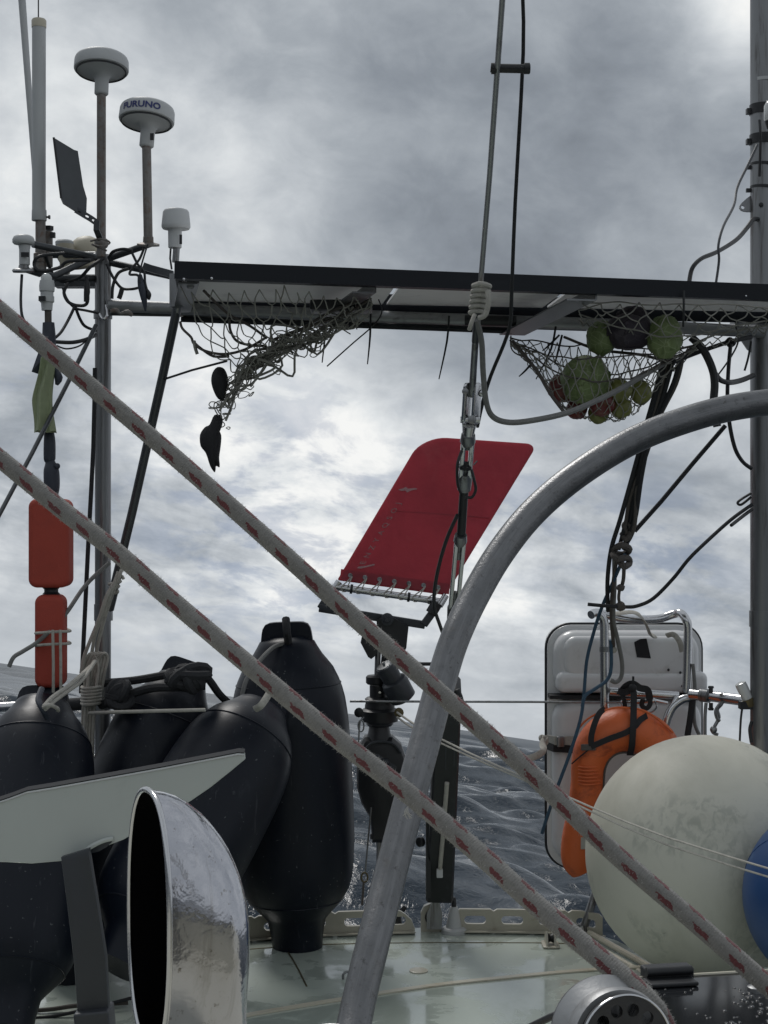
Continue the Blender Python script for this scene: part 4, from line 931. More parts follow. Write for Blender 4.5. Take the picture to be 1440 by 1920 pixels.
# right net: a long hammock sagging round the vegetables
def lerp_tab(tab, u):
    for (u0, a), (u1, b) in zip(tab, tab[1:]):
        if u <= u1: return a + (b - a) * max(0, (u - u0) / (u1 - u0))
    return tab[-1][1]
BACK = [(0, (958, 636)), (.3, (1050, 645)), (.6, (1150, 650)), (.85, (1235, 655)), (1, (1300, 650))]
BOT = [(0, (962, 645)), (.15, (1000, 690)), (.28, (1040, 745)), (.40, (1075, 778)), (.52, (1120, 790)), (.66, (1165, 786)), (.76, (1200, 765)), (.86, (1235, 722)), (1, (1302, 655))]
FRONT = [(0, (958, 640)), (.3, (1045, 672)), (.6, (1150, 668)), (.85, (1240, 662)), (1, (1302, 652))]
def tab2(tab, u): return Vector((lerp_tab([(a, b[0]) for a, b in tab], u), lerp_tab([(a, b[1]) for a, b in tab], u)))
def sack(u, v):
    u = min(max(u, 0), 1)
    bk, bt, ft = tab2(BACK, u), tab2(BOT, u), tab2(FRONT, u)
    wdt = .16 * math.sin(math.pi * min(max(u, .02), .98)) ** .6
    a = math.pi * v
    if v < .5: q = bk.lerp(bt, math.sin(a)); dd = 4.08 + wdt * math.cos(a)
    else: q = ft.lerp(bt, math.sin(a)); dd = 4.08 + wdt * math.cos(a)
    return P(q.x, q.y, dd)
t = thing('vegetable_net', 'string net hammock sagging under the solar panel, full of cabbages and fruit', 'net', P(1120, 790, 4.08))
mb = MB(); net_grid(mb, sack, 17, 14, .0015, rnd, .005)
part('netting', mb, m_net, t, kind='stuff')
mb = MB()
for v in (0, .12, .88, 1): mb.tube([sack(i / 16, v) + Vector((rnd.uniform(-1, 1), rnd.uniform(-1, 1), rnd.uniform(-1, 1))) * .005 for i in range(17)], .0022, 6, 2)
mb.tube(pp([(962, 640, 4.05), (985, 668, 4.0), (1010, 700, 3.97), (1032, 738, 3.95), (1060, 775, 3.93)]), .005, 7, 4)
mb.tube(pp([(958, 630, 4.1), (958, 650, 4.06), (966, 662, 4.04), (985, 670, 4.0)]), .002, 6, 4)
mb.tube(pp([(1058, 632, 4.2), (1120, 655, 4.1), (1200, 665, 4.0), (1250, 678, 4.0)]), .004, 7, 4)
part('edge_cord', mb, m_brownrope, t)
# upper net right under the panel
def upper(u, v):
    x_ = 1085 + 375 * u
    top = 566 + 10 * u; low = lerp_tab([(0, 600), (.25, 640), (.45, 660), (.7, 640), (1, 606)], u)
    return P(x_, top + (low - top) * math.sin(math.pi * .5 * v), 3.86 + .34 * v + .0 * u - .12 * math.sin(math.pi * v))
t2 = thing('upper_net', 'pale string net stretched close under the right half of the solar panel', 'net', P(1250, 660, 4.0))
mb = MB(); net_grid(mb, upper, 10, 6, .0017, rnd, .006, .1)
part('netting', mb, m_net, t2, kind='stuff')
mb = MB()
for v in (0., .5): mb.tube([upper(i / 10, v) + Vector((0, -.005, rnd.uniform(-.004, .004))) for i in range(11)], .002, 6, 3)
mb.tube(pp([(1440, 610, 4.05), (1370, 622, 4.05), (1340, 628, 4.05), (1300, 645, 4.02)]), .003, 6, 3)
part('edge_cord', mb, m_net, t2)
def veg(name, label, cat, px, py, d, r, m, sc=(1, 1, .96), wob=.065, seed=0, group='vegetables and fruit in the net', kind=0):
    c = P(px, py, d); k = d / F
    t = thing(name, label, cat, c - Vector((0, 0, r * k * sc[2])), group)
    part('flesh' if kind == 0 else 'heart', MB().ball(c, r * k, 24, 14, sc, wob, seed), m, t)
    if kind == 0:
        part('stalk', MB().tube([c + Vector((.1 * r * k, -.2 * r * k, r * k * .8)), c + Vector((.2 * r * k, -.25 * r * k, r * k * 1.25))], r * k * .07, 6), m_brownrope, t)
    else:
        rn = random.Random(seed)
        for i in range(kind):     # overlapping outer leaves, each a curved patch with a wavy rim
            ax = Vector((rn.uniform(-1, 1), rn.uniform(-1, .25), rn.uniform(-1, .7))).normalized()
            a = ax.cross(Z if abs(ax.z) < .9 else X).normalized(); b = ax.cross(a)
            rg = []
            for q in range(6):
                th = .02 + q / 5 * rn.uniform(.85, 1.0)
                rg.append([c + Vector([((ax * math.cos(th) + (a * math.cos(f) + b * math.sin(f)) * math.sin(th)) * (r * k * (1.03 + .02 * i / kind + (.05 * (q / 5) ** 3 * (1 + math.sin(5 * f + i))))))[z_] * sc[z_] for z_ in range(3)]) for f in [2 * math.pi * j / 22 for j in range(22)]])
            part('outer_leaf', MB().rings(rg, False, True), m, t)
veg('cabbage', 'big green cabbage hanging lowest left in the vegetable net', 'cabbage', 1098, 711, 4.0, 43, m_cabbage, (1, 1, 1.03), .03, 1, kind=7)
veg('apple', 'dark red apple squeezed left of the big green cabbage', 'fruit', 1053, 728, 4.06, 27, m_apple, seed=2)
veg('apple', 'red apple at the bottom of the net below the cabbage, left one', 'fruit', 1082, 766, 4.06, 21, m_apple, seed=3)
veg('apple', 'bright red apple at the bottom of the net between two green fruits', 'fruit', 1128, 757, 4.02, 25, m_apple, seed=4)
veg('green_fruit', 'green fruit at the very bottom of the vegetable net', 'fruit', 1122, 775, 4.05, 20, m_green, seed=5)
veg('green_fruit', 'round green fruit right of the big cabbage', 'fruit', 1160, 732, 4.02, 24, m_green, seed=6)
veg('green_fruit', 'rightmost round green fruit at the edge of the vegetable net', 'fruit', 1201, 736, 4.05, 20, m_green, (1, 1, 1.1), seed=7)
veg('green_fruit', 'yellowish green fruit below the rightmost ones in the net', 'fruit', 1164, 764, 4.04, 21, m_green, seed=8)
veg('purple_cabbage', 'dark purple cabbage in the upper net, between two green ones', 'cabbage', 1178, 622, 3.98, 38, m_purple, (1.15, 1, .85), .03, 9, kind=7)
veg('purple_cabbage', 'dark round cabbage top showing above the purple one, close under the panel', 'cabbage', 1186, 596, 4.1, 26, m_purple, (1.15, 1, .8), .03, 10, kind=4)
veg('green_lettuce', 'pale green cabbage at the right of the upper net, wider at its top', 'cabbage', 1246, 632, 3.96, 33, m_cabbage, (.95, 1, 1.15), .06, 12, kind=8)
veg('green_lettuce', 'loose green leafy head left of the purple cabbage', 'cabbage', 1128, 634, 4.0, 28, m_cabbage, (.95, 1, 1.1), .09, 13, kind=9)
# left net: hitched up in a bunch with two dark shapes dangling
t = thing('empty_net', 'empty string net bunched up and dangling below the left part of the solar panel', 'net', P(405, 790, 4.0))
topc = [(336, 540, 3.75), (385, 546, 3.72), (440, 547, 3.7), (485, 546, 3.7), (527, 537, 3.7), (560, 548, 3.72), (600, 556, 3.75), (640, 562, 3.78), (695, 556, 3.8)]
tops = spline(pp(topc), 3)
trunk = spline(pp([(690, 560, 3.85), (640, 600, 4.0), (585, 632, 4.0), (530, 650, 4.0), (480, 680, 4.0), (445, 720, 4.0), (425, 755, 4.0), (412, 785, 4.0)]), 6)
mb = MB()
def fan(u, v):
    i = min(int(u * (len(tops) - 1)), len(tops) - 2); f = u * (len(tops) - 1) - i
    a = tops[i].lerp(tops[min(i + 1, len(tops) - 1)], f)
    uu = .95 - .5 * (u * .9)   # left end falls deeper in the trunk
    jj = min(int((1 - u) * .55 * (len(trunk) - 1) + .12 * len(trunk)), len(trunk) - 1)
    b = trunk[jj]
    q = a.lerp(b, v); q.z -= .035 * math.sin(math.pi * v); return q
net_grid(mb, fan, 13, 7, .0017, rnd, .007, .15)
for i in range(34):       # wriggling bunched strands
    off = [Vector((rnd.gauss(0, 1), rnd.gauss(0, 1), rnd.gauss(0, 1))) for _ in range(9)]
    i0 = rnd.randrange(0, 20); i1 = rnd.randrange(26, len(trunk)); q = []
    for j in range(9):
        p = trunk[int(i0 + (i1 - i0) * j / 8)]; wd = .020 - .012 * j / 8 + (.010 if 2 < j < 6 else 0)
        q.append(p + off[j] * wd)
    mb.tube(q, .0017 + .0016 * (i % 3 == 0), 5, 4)
for i in range(46):       # small open meshes round the bunch
    p = trunk[rnd.randrange(8, len(trunk) - 2)]; r_ = rnd.uniform(.008, .022)
    c = p + Vector((rnd.gauss(0, .022), rnd.gauss(0, .02), rnd.gauss(0, .020)))
    n_ = Vector((rnd.uniform(-1, 1), rnd.uniform(-1.6, 0), rnd.uniform(-1, 1))).normalized(); a = n_.cross(Z).normalized(); b = n_.cross(a)
    mb.tube([c + (a * math.cos(f) + b * .6 * math.sin(f)) * r_ * rnd.uniform(.5, 1.1) for f in [2 * math.pi * j / 7 for j in range(7)]], .0014, 4, 2, closed=True)
part('netting', mb, m_net, t, kind='stuff')
mb = MB()
for a in ([(338, 604, 4.1), (342, 616, 4.08), (358, 632, 4.05), (364, 645, 4.03), (385, 658, 4.0), (420, 664, 4.0), (460, 655, 4.0), (500, 632, 4.0)],
          [(362, 640, 4.03), (375, 652, 4.02), (400, 668, 4.0), (430, 668, 4.0)], [(382, 545, 3.8), (402, 565, 3.85), (430, 590, 3.92), (470, 612, 3.96), (500, 634, 4.0)],
          [(430, 598, 3.95), (432, 620, 3.96), (445, 640, 3.98), (475, 648, 4.0), (500, 648, 4.0)], [(695, 560, 3.85), (640, 592, 3.95), (560, 618, 3.98), (505, 640, 4.0)],
          [(690, 556, 3.85), (650, 572, 3.9), (610, 590, 3.95), (540, 632, 4.0)]):
    mb.tube(pp(a), .0036, 7, 4)
part('gathered_cord', mb, m_brownrope, t)
line('tuft', [(364, 640, 4.03), (366, 652, 4.02), (370, 664, 4.02)], 4, m_net, 'frayed tuft at the left corner of the empty net', 'cord', k=3)
def shape2(pts, th, m, name, label, cat):
    mb = MB(); q = pp(pts); n_ = len(q); q = spline([q[-1]] + q + [q[0], q[1]], 3)[3:3 + 3 * n_]; n_ = len(q); c = sum(q, Vector()) / n_; rg = []
    for z_, s_ in ((-1, .25), (-.8, .7), (-.35, .95), (0, 1), (.35, .95), (.8, .7), (1, .25)):
        rg.append([c + (p - c) * s_ + Y * (z_ * th) for p in q])
    mb.rings(rg); return single(name, mb, m, label, cat, min(q, key=lambda v: v.z))
shape2([(408, 688, 4.0), (421, 692, 4.0), (428, 712, 4.0), (424, 735, 4.0), (420, 750, 4.0), (409, 748, 4.0), (400, 732, 4.0), (396, 714, 4.0), (399, 698, 4.0)], .035, m_web, 'dark_gourd', 'dark rounded lump caught in the side of the empty net', 'net float')
shape2([(402, 778, 4.0), (416, 780, 4.0), (417, 795, 4.0), (410, 804, 4.0), (415, 816, 4.0), (414, 836, 4.0), (411, 858, 4.0), (412, 876, 4.0), (405, 874, 4.0), (403, 886, 4.0), (394, 874, 4.0), (386, 850, 4.0), (376, 836, 4.0), (375, 815, 4.0), (384, 801, 4.0), (393, 796, 4.0)], .022, m_web, 'dark_glove', 'ragged dark shape dangling from the lowest end of the empty net', 'rag')

# ================================================================== BACKSTAY AND ITS FITTINGS
st = [(944, -30, 2.95), (918, 330, 3.25), (896, 590, 3.52), (884, 735, 3.68)]
tp = P(884, 735, 3.68); bt_ = P(812, 1700, 4.60)
t = thing('backstay', 'grey wire backstay running down the middle with its toggle and two turnbuckles', 'stay', bt_)
part('wire', MB().tube(pp([st[0], st[1], (900, 545, 3.47)]), R(5.4, 3.2), 10), m_dull, t)
part('sheathed_wire', MB().tube(pp([(898, 560, 3.48), (891, 640, 3.57)]), R(7, 3.5), 14), m_darkpole, t)
part('swage', MB().tube(pp([(894, 600, 3.53), (888, 690, 3.63), (885, 742, 3.68)]), [R(6.5, 3.6), R(6.5, 3.6), R(7, 3.6)], 18), m_steel, t)
k = 3.68 / F
for sx in (-9, 9):
    q = P(884 + sx, 757, 3.68); u = (P(881 + sx, 798, 3.70) - P(886 + sx, 718, 3.67))
    nx_ = Vector((.80, -.60, 0)); wx_ = Vector((.60, .80, 0))
    part('toggle_cheek', MB().slab(q - nx_ * 3 * k, wx_, u.normalized(), nx_, .029, u.length * .98, .0125, 6.5 * k, .0015), m_bright, t)
part('clevis_pin', MB().lathe([(-17 * k, 5 * k), (17 * k, 5 * k), (17 * k, 7 * k), (20 * k, 7 * k)], P(885, 737, 3.68), X, 14), m_bright, t)
part('clevis_pin', MB().lathe([(-17 * k, 6 * k), (17 * k, 6 * k), (17 * k, 7.5 * k), (20 * k, 7.5 * k)], P(880, 787, 3.69), X, 14), m_bright, t)
part('pin_head', MB().lathe([(0, 8 * k), (4 * k, 8 * k), (5 * k, 5 * k)], P(885, 787, 3.66), -Y, 18), m_steel, t)
part('pin_head', MB().lathe([(0, 6 * k), (5 * k, 6 * k), (6 * k, 3 * k)], P(872, 734, 3.655), -Y, 16), m_steel, t)
def turnbuckle(a, b, w_, d1):
    p, q = P(*a), P(*b); u = (q - p); L2 = u.length; u.normalize(); v = u.cross(Y).normalized(); n_ = u.cross(v); kk = a[2] / F
    o_ = part('turnbuckle_body', MB().lathe([(0, w_ * .55 * kk), (.02, w_ * .62 * kk), (.03, w_ * .5 * kk)], p, u, 18), m_steel, t)
    f_ = MB()
    for s_ in (-1, 1): f_.box((p + q) / 2 + v * (s_ * w_ * .33 * kk), L2 - .03, w_ * .38 * kk, w_ * .8 * kk, u, v, n_, bev=w_ * .10 * kk)
    part('side_bar', f_, m_bright, o_)
    part('end_boss', MB().lathe([(L2 - .03, w_ * .5 * kk), (L2 - .02, w_ * .62 * kk), (L2 + .02, w_ * .55 * kk)], p, u, 18), m_steel, o_)
    part('screw', MB().tube([p + u * .02, p + u * L2 * .3], w_ * .2 * kk, 10), m_steel, o_)
    part('screw', MB().tube([p + u * L2 * .72, p + u * L2], w_ * .2 * kk, 10), m_steel, o_)
part('fork', MB().tube(pp([(880, 795, 3.69), (878, 815, 3.71)]), [R(14, 3.7), R(11, 3.7)], 16), m_bright, t)
turnbuckle((878, 815, 3.71), (871, 905, 3.80), 24, 3.75)
part('insulator', MB().tube(pp([(871, 908, 3.80), (868, 950, 3.85), (865, 1000, 3.90)]), R(8.5, 3.85), 16), m_black, t)
turnbuckle((864, 1003, 3.90), (850, 1150, 4.06), 21, 4.0)
part('lower_rod', MB().tube(pp([(849, 1155, 4.07), (843, 1300, 4.21)]), R(7, 4.2), 14), m_steel, t)
part('split_pin', MB().tube(pp([(888, 872, 3.74), (895, 864, 3.74)]), R(1.5, 3.7), 6), m_steel, t)
part('tie_band', MB().lathe([(-.004, R(13, 3.75)), (.004, R(13, 3.75))], P(873, 874, 3.765), bt_ - tp, 18), m_cable, t)
line('antenna_wire', [(866, 845, 3.72), (858, 870, 3.71), (858, 905, 3.73), (864, 924, 3.75)], 3.4, m_cable, 'black wire looped on the left side of the upper turnbuckle', 'cable')
line('antenna_wire', [(884, 880, 3.72), (889, 900, 3.72), (892, 918, 3.73), (885, 932, 3.74), (874, 932, 3.76)], 3.4, m_cable, 'black wire looped on the right side of the upper turnbuckle', 'cable')
line('antenna_wire', [(858, 965, 3.84), (838, 1010, 3.88), (822, 1065, 3.92), (814, 1115, 3.96), (816, 1145, 3.98), (824, 1170, 4.0), (832, 1192, 4.02)], 4.2, m_cable, 'black wire curving down over the red vane from the backstay', 'cable')
line('halyard', [(979, -30, 3.0), (981, 100, 3.1), (966, 380, 3.28), (959, 560, 3.42), (957, 605, 3.5), (945, 645, 3.6), (920, 705, 3.7), (905, 755, 3.78), (895, 800, 3.84)], 4.2, m_darkrope, 'thin black line hanging right of the backstay and crossing behind its toggle', 'rope', k=3)
q = P(956, 129, 3.08); t = thing('wire_spreader', 'short black bar holding the backstay and the black line apart', 'spreader', q)
part('bar', MB().tube(pp([(920, 127, 3.08), (930, 128, 3.08), (985, 129, 3.08), (994, 129, 3.08)]), [R(8.5, 3.08)] * 4, 16), m_black, t)
for px in (926, 988): part('end_collar', MB().tube(pp([(px - 5, 128.5, 3.08), (px + 5, 128.5, 3.08)]), R(10.5, 3.08), 16), m_black, t)
# rope seizing round the stay
mb = MB()
for i in range(6):
    y_ = 533 + i * 10; x_ = 903 - i * 1.2; dd = 3.45 + i * .01
    mb.tube(pp([(x_ - 15, y_ + 3, dd), (x_, y_ - 1, dd - .028), (x_ + 15, y_ + 4, dd), (x_, y_ + 7, dd + .028)]), R(5, 3.45), 8, 4, closed=True)
mb.tube(pp([(914, 545, 3.42), (916, 565, 3.42), (910, 590, 3.43), (898, 596, 3.44)]), R(5, 3.45), 8, 4)
mb.tube(pp([(890, 590, 3.46), (884, 605, 3.45), (880, 618, 3.46)]), R(4, 3.45), 8, 3)
single('rope_seizing', mb, m_cord, 'pale rope wound in tight turns round the backstay in front of the panel', 'rope', P(900, 600, 3.47))
line('grey_painter', [(894, 600, 3.48), (903, 640, 3.52), (906, 700, 3.58), (912, 755, 3.62), (925, 782, 3.65), (955, 792, 3.66), (1000, 788, 3.66), (1060, 775, 3.7), (1110, 755, 3.78), (1165, 728, 3.9), (1230, 690, 4.0), (1262, 672, 4.05)], 6.5, m_greyrope, 'grey rope hanging in a bight from the backstay seizing to the vegetable net', 'rope')

# hydraulic tensioner housing and chainplate at the foot of the backstay
t = thing('backstay_tensioner', 'tall black box shaped tensioner with a pale rod at the foot of the backstay', 'tensioner', P(826, 1682, 4.62))
def beam(a, b, w0, w1, dep, m, name, bev=.006):
    p, q = P(*a), P(*b); u = (q - p).normalized(); v = u.cross(Y).normalized(); n_ = v.cross(u)
    rg = []
    for s_, w_, i_ in ((0, w0, .6), (.012, w0, 1), (1 - .03, w1, 1), (1, w1, .55)):
        c_ = p.lerp(q, s_); hw = R(w_, a[2]) / 2 * i_; hd = dep / 2 * i_
        rg.append([c_ + v * (hw * x_) + n_ * (hd * y_) for x_, y_ in ((-1, -.8), (-.85, -1), (.85, -1), (1, -.8), (1, .8), (.85, 1), (-.85, 1), (-1, .8))])
    return part(name, MB().rings(rg), m, t, angle=25)
def tz(y_): return 4.20 + (y_ - 1285) / 395 * .44
beam((842, 1285, tz(1285)), (823, 1680, tz(1680)), 46, 56, .10, m_black, 'housing')
part('flank', MB().box(P(803, 1590, tz(1590) - .02), R(9, 4.5), .05, R(180, 4.5)), m_black, t)
part('slot_rim', MB().tube(pp([(a_, b_, tz(b_) - .074) for a_, b_ in ((836, 1470), (836, 1398), (840, 1391), (848, 1391), (852, 1398), (850, 1470))]), R(1.5, 4.4), 6, 3), m_shank, t)
part('rod', MB().tube(pp([(a_, b_, tz(b_) - .085) for a_, b_ in ((838, 1468), (831, 1560), (825, 1628))]), R(4.2, 4.45), 12), m_cord, t)
part('rod_end', MB().slab(P(824, 1635, tz(1635) - .074), X, Z, -Y, R(12, 4.5), R(17, 4.5), .003, .02, .002), m_white, t)
part('side_knob', MB().lathe([(0, R(9, 4.5)), (.012, R(9, 4.5)), (.014, R(7, 4.5))], P(791, 1578, tz(1578) - .04), -X + Vector((0, -1, 0)), 18), m_black, t)
part('top_cap', MB().tube(pp([(856, 1293, 4.18), (861, 1305, 4.18), (864, 1316, 4.19)]), R(6, 4.6), 10), m_black, t)
o = onDeck(808, 1747)
t = thing('chainplate', 'pale painted chainplate with a fork and pin at the foot of the backstay', 'chainplate', o)
k = o.y / F
tab = []
for x_, y_ in [(789, 1747), (789, 1712), (795, 1700), (806, 1695), (818, 1699), (826, 1708), (829, 1747)]: tab.append(P(x_, y_, o.y))
part('plate', MB().prism(tab, Vector((0, .022, 0))), m_rail, t, angle=25)
part('pin', MB().lathe([(0, 11 * k), (.012, 11 * k), (.016, 8 * k)], P(812, 1720, o.y - .002), -Y, 20), m_brass, t)
part('pin_ring', MB().tube([P(812 + 14 * math.cos(a), 1720 + 14 * math.sin(a), o.y - .012) for a in [.4 + 4.6 * i / 12 for i in range(13)]], 1.6 * k, 6), m_black, t)
part('fork', MB().prism(pp([(812, 1652, o.y - .01), (823, 1652, o.y - .01), (824, 1690, o.y - .01), (829, 1712, o.y - .01), (828, 1740, o.y - .01), (800, 1740, o.y - .01), (800, 1712, o.y - .01), (810, 1690, o.y - .01)]), Vector((0, -.014, 0))), m_steel, t, angle=25)

# ================================================================== SELF STEERING VANE
vb = P(712, 1600, 5.0)
t = thing('wind_vane_gear', 'self steering gear with a slanted red canvas vane and black castings', 'wind vane', P(712, 1720, 4.98))
A_, B_, C_, D_ = P(632, 1088, 4.98), P(836, 1116, 5.0), P(1008, 833, 5.22), P(792, 818, 5.20)
def vane(u, v): return A_.lerp(B_, u).lerp(D_.lerp(C_, u), v)
nv = (B_ - A_).cross(D_ - A_).normalized()
if nv.y > 0: nv = -nv
WV, HV = (B_ - A_).length, (D_ - A_).length
def rounded(inset):
    out = []
    for cu, cv, a0, ru in ((1, 0, 270, .008), (1, 1, 0, .035), (0, 1, 90, .075), (0, 0, 180, .008)):
        r_ = max(.003, ru)
        for i in range(9):
            a = math.radians(a0 + 90 * i / 8)
            xx = (cu * WV + (1 - 2 * cu) * (r_ + inset)) + r_ * math.cos(a); yy = (cv * HV + (1 - 2 * cv) * (r_ + inset)) + r_ * math.sin(a)
            out.append((xx / WV, yy / HV))
    return out
rg = []
for ins, off in ((.02, .0050), (.006, .0055), (.001, .003), (0, 0), (.001, -.003), (.006, -.0055), (.02, -.0050)):
    rg.append([vane(u, v) + nv * off for u, v in rounded(ins)])
part('canvas', MB().rings(rg), m_canvas, t, angle=60)
part('hem', MB().strip([vane(u, .035) + nv * .0062 for u in (.0, .5, 1.0)], .036, .0022, nv), m_canvas, t)
part('seam', MB().strip([vane(u, .485 + .02 * (u - .5)) + nv * .006 for u in (.14, .5, .97)], .0035, .0006, nv), m_canvas, t)
# worn lettering up the edge, reading as the mirrored ghost of print on the far face
ghost = 'ENZYAQSOJ'
for i, ch in enumerate(ghost):
    v0 = .125 + i * .0505
    def pl(x_, y_, v0=v0): return vane(.155 - y_ / WV, v0 + x_ / HV) + nv * .0066
    letters(ch, .030, m_faded, lambda x_, y_, pl=pl: pl(x_ * .9, y_ * .8), 'faded_letter', t)
part('worn_bar', MB().prism([vane(u, v) + nv * .0064 for u, v in ((.11, .085), (.145, .087), (.245, .118), (.235, .128), (.17, .108), (.115, .098))], nv * .0006), m_worn, t, smooth=False)
smear = [vane(.13 + a_ / WV, .625 + b_ / HV) for a_, b_ in ((-.024, -.004), (-.012, .003), (-.006, .010), (.004, .004), (.026, .009), (.034, .005), (.016, -.003), (.008, -.012), (.0, -.005), (-.012, -.008))]
part('worn_smear', MB().prism([p + nv * .0064 for p in smear], nv * .0006), m_worn, t, smooth=False)
# lacing tube and lacing
ta, tb = P(627, 1100, 4.97), P(826, 1128, 4.98)
fr_ = part('lacing_tube', MB().tube([ta, tb], R(6.5, 4.97), 14), m_bright, t)
part('tube_end', MB().tube(pp([(636, 1090, 4.97), (624, 1108, 4.97)]), R(6.5, 4.97), 12), m_bright, t)
part('tube_end', MB().tube(pp([(836, 1116, 4.98), (824, 1136, 4.97)]), R(6.5, 4.97), 12), m_bright, t)
for i in range(7):
    u = .09 + i * .134; e = vane(u, .035) + nv * .009; p0 = ta.lerp(tb, u - .02); p1 = ta.lerp(tb, u + .05)
    part('eyelet', MB().lathe([(0, .0075), (.002, .0075), (.003, .004)], vane(u, .035) + nv * .0085, nv, 14), m_steel, t)
    part('lacing', MB().tube([e, e + Vector((-.002, -.006, -.012)), p0 + Vector((0, -.014, .004)), p0 + Vector((.004, -.010, -.012)), p1 + Vector((0, .012, -.004)), p1 + Vector((-.002, -.012, .011)), p0 + Vector((.02, -.013, .006)), e + Vector((.006, -.004, -.004))], R(1.2, 4.97), 6, 3), m_cord, t)
for u in (.16, .70): part('black_tie', MB().lathe([(-.004, R(9, 4.97)), (.004, R(9, 4.97))], ta.lerp(tb, u), tb - ta, 14), m_cable, t)
# carrying bracket
def bar(name, a, b, w_, dep, m, par=None):
    p, q = P(*a), P(*b); u = (q - p).normalized(); v = u.cross(Y).normalized(); n_ = v.cross(u)
    return part(name, MB().box((p + q) / 2, (q - p).length, R(w_, a[2]), dep, u, v, n_, bev=.003), m, par or t)
bar('bracket_bar', (598, 1140, 4.95), (797, 1172, 4.96), 15, .02, m_shank)
bar('bracket_end', (794, 1172, 4.955), (815, 1143, 4.96), 15, .02, m_shank)
bar('bracket_end', (600, 1141, 4.955), (612, 1122, 4.96), 13, .02, m_shank)
part('end_grip', MB().tube(pp([(808, 1150, 4.95), (820, 1130, 4.95)]), R(11, 4.95), 14), m_black, t)
part('pivot_head', MB().prism(pp([(706, 1163, 4.93), (722, 1155, 4.93), (738, 1158, 4.93), (766, 1176, 4.93), (762, 1215, 4.93), (750, 1240, 4.93), (735, 1232, 4.93), (716, 1205, 4.93), (706, 1180, 4.93)]), Vector((0, .05, 0))), m_black, t, angle=25)
part('pivot_bolt', MB().lathe([(0, R(12, 4.9)), (.01, R(12, 4.9)), (.012, R(6, 4.9)), (.018, R(5, 4.9))], P(726, 1161, 4.93), -Y, 20), m_shank, t)
part('counterweight', MB().prism(pp([(678, 1195, 4.95), (694, 1192, 4.95), (708, 1215, 4.95), (706, 1228, 4.95), (696, 1236, 4.95), (690, 1232, 4.95), (676, 1205, 4.95)]), Vector((0, .05, 0))), m_black, t, angle=25)
part('shaft', MB().tube(pp([(709, 1215, 4.97), (707, 1268, 4.97)]), R(5.5, 4.97), 14), m_steel, t)
part('neck_block', MB().prism(pp([(716, 1225, 4.96), (740, 1230, 4.96), (736, 1300, 4.96), (708, 1300, 4.96)]), Vector((0, .05, 0))), m_black, t, angle=25)
kn = part('adjuster_knob', MB().lathe([(-.06, R(20, 4.9)), (-.055, R(25, 4.9)), (.0, R(26, 4.9)), (.012, R(24, 4.9)), (.016, R(18, 4.9)), (.06, R(20, 4.9)), (.07, R(18, 4.9))], P(741, 1282, 4.9), Vector((-.42, -.25, .75)), 28), m_shank, t)
part('knob_cap', MB().lathe([(0, R(17, 4.88)), (.004, R(16, 4.88)), (.006, R(3, 4.88)), (.014, R(2.5, 4.88))], P(741, 1282, 4.9) + Vector((-.42, -.25, .75)).normalized() * .07, Vector((-.42, -.25, .75)), 24), m_steel, kn)
k = 4.96 / F
part('collar', MB().lathe([(0, 17 * k), (3 * k, 20 * k), (14 * k, 20 * k), (17 * k, 17 * k)], P(706, 1283, 4.96), Z, 26), m_black, t)
part('shaft_housing', MB().lathe([(0, 16 * k), (25 * k, 16 * k)], P(709, 1310, 4.96), Z, 24), m_black, t)
part('set_screw', MB().lathe([(0, 2.4 * k), (3 * k, 2.4 * k)], P(712, 1298, 4.96 - 16 * k), -Y, 10), m_bright, t)
part('worm_ring', MB().lathe([(0, 22 * k), (2 * k, 27 * k), (6 * k, 28 * k), (14 * k, 28 * k), (22 * k, 26 * k), (27 * k, 28 * k), (30 * k, 24 * k)], P(712, 1337, 4.96), Z, 30), m_black, t)
part('clamp_ring', MB().lathe([(0, 34 * k), (20 * k, 36 * k), (24 * k, 30 * k)], P(712, 1352, 4.96), Z, 30), m_black, t)
for px in (673, 748): part('clamp_screw', MB().lathe([(-4 * k, 8 * k), (10 * k, 9 * k), (12 * k, 4 * k)], P(px, 1335, 4.9), -Y, 12), m_brass if px > 700 else m_black, t)
part('lower_ring', MB().lathe([(0, 22 * k), (4 * k, 26 * k), (9 * k, 24 * k)], P(712, 1361, 4.96), Z, 28), m_shank, t)
part('cone', MB().lathe([(0, 27 * k), (14 * k, 21 * k), (26 * k, 19 * k)], P(711, 1388, 4.96), Z, 26), m_black, t)
body = pp([(684, 1381, 4.95), (736, 1381, 4.95), (752, 1396, 4.95), (764, 1430, 4.95), (770, 1475, 4.95), (760, 1500, 4.95), (742, 1516, 4.95), (738, 1578, 4.95), (698, 1578, 4.95), (694, 1532, 4.95), (678, 1505, 4.95), (669, 1475, 4.95), (669, 1420, 4.95), (674, 1396, 4.95)])
c = sum(body, Vector()) / len(body)
part('gear_case', MB().rings([[c + (p - c) * s_ + Y * z_ for p in body] for z_, s_ in ((-.035, .82), (-.03, .93), (-.015, 1), (.05, 1), (.07, .9))]), m_black, t, angle=30)
part('bevel_gear', MB().lathe([(0, 26 * k), (.008, 27 * k), (.012, 22 * k), (.012, 9 * k), (.02, 7 * k), (.024, 3 * k)], P(722, 1430, 4.925), Vector((.1, -1, .15)), 30), m_shank, t)
part('gear_hub', MB().lathe([(0, 25 * k), (.006, 24 * k), (.006, 18 * k), (.004, 15 * k)], P(718, 1487, 4.93), Vector((0, -1, 0)), 26), m_black, t)
part('case_rib', MB().tube(pp([(684, 1405, 4.91), (700, 1392, 4.905), (735, 1393, 4.905), (752, 1412, 4.91)]), R(2.5, 4.9), 6, 4), m_shank, t)
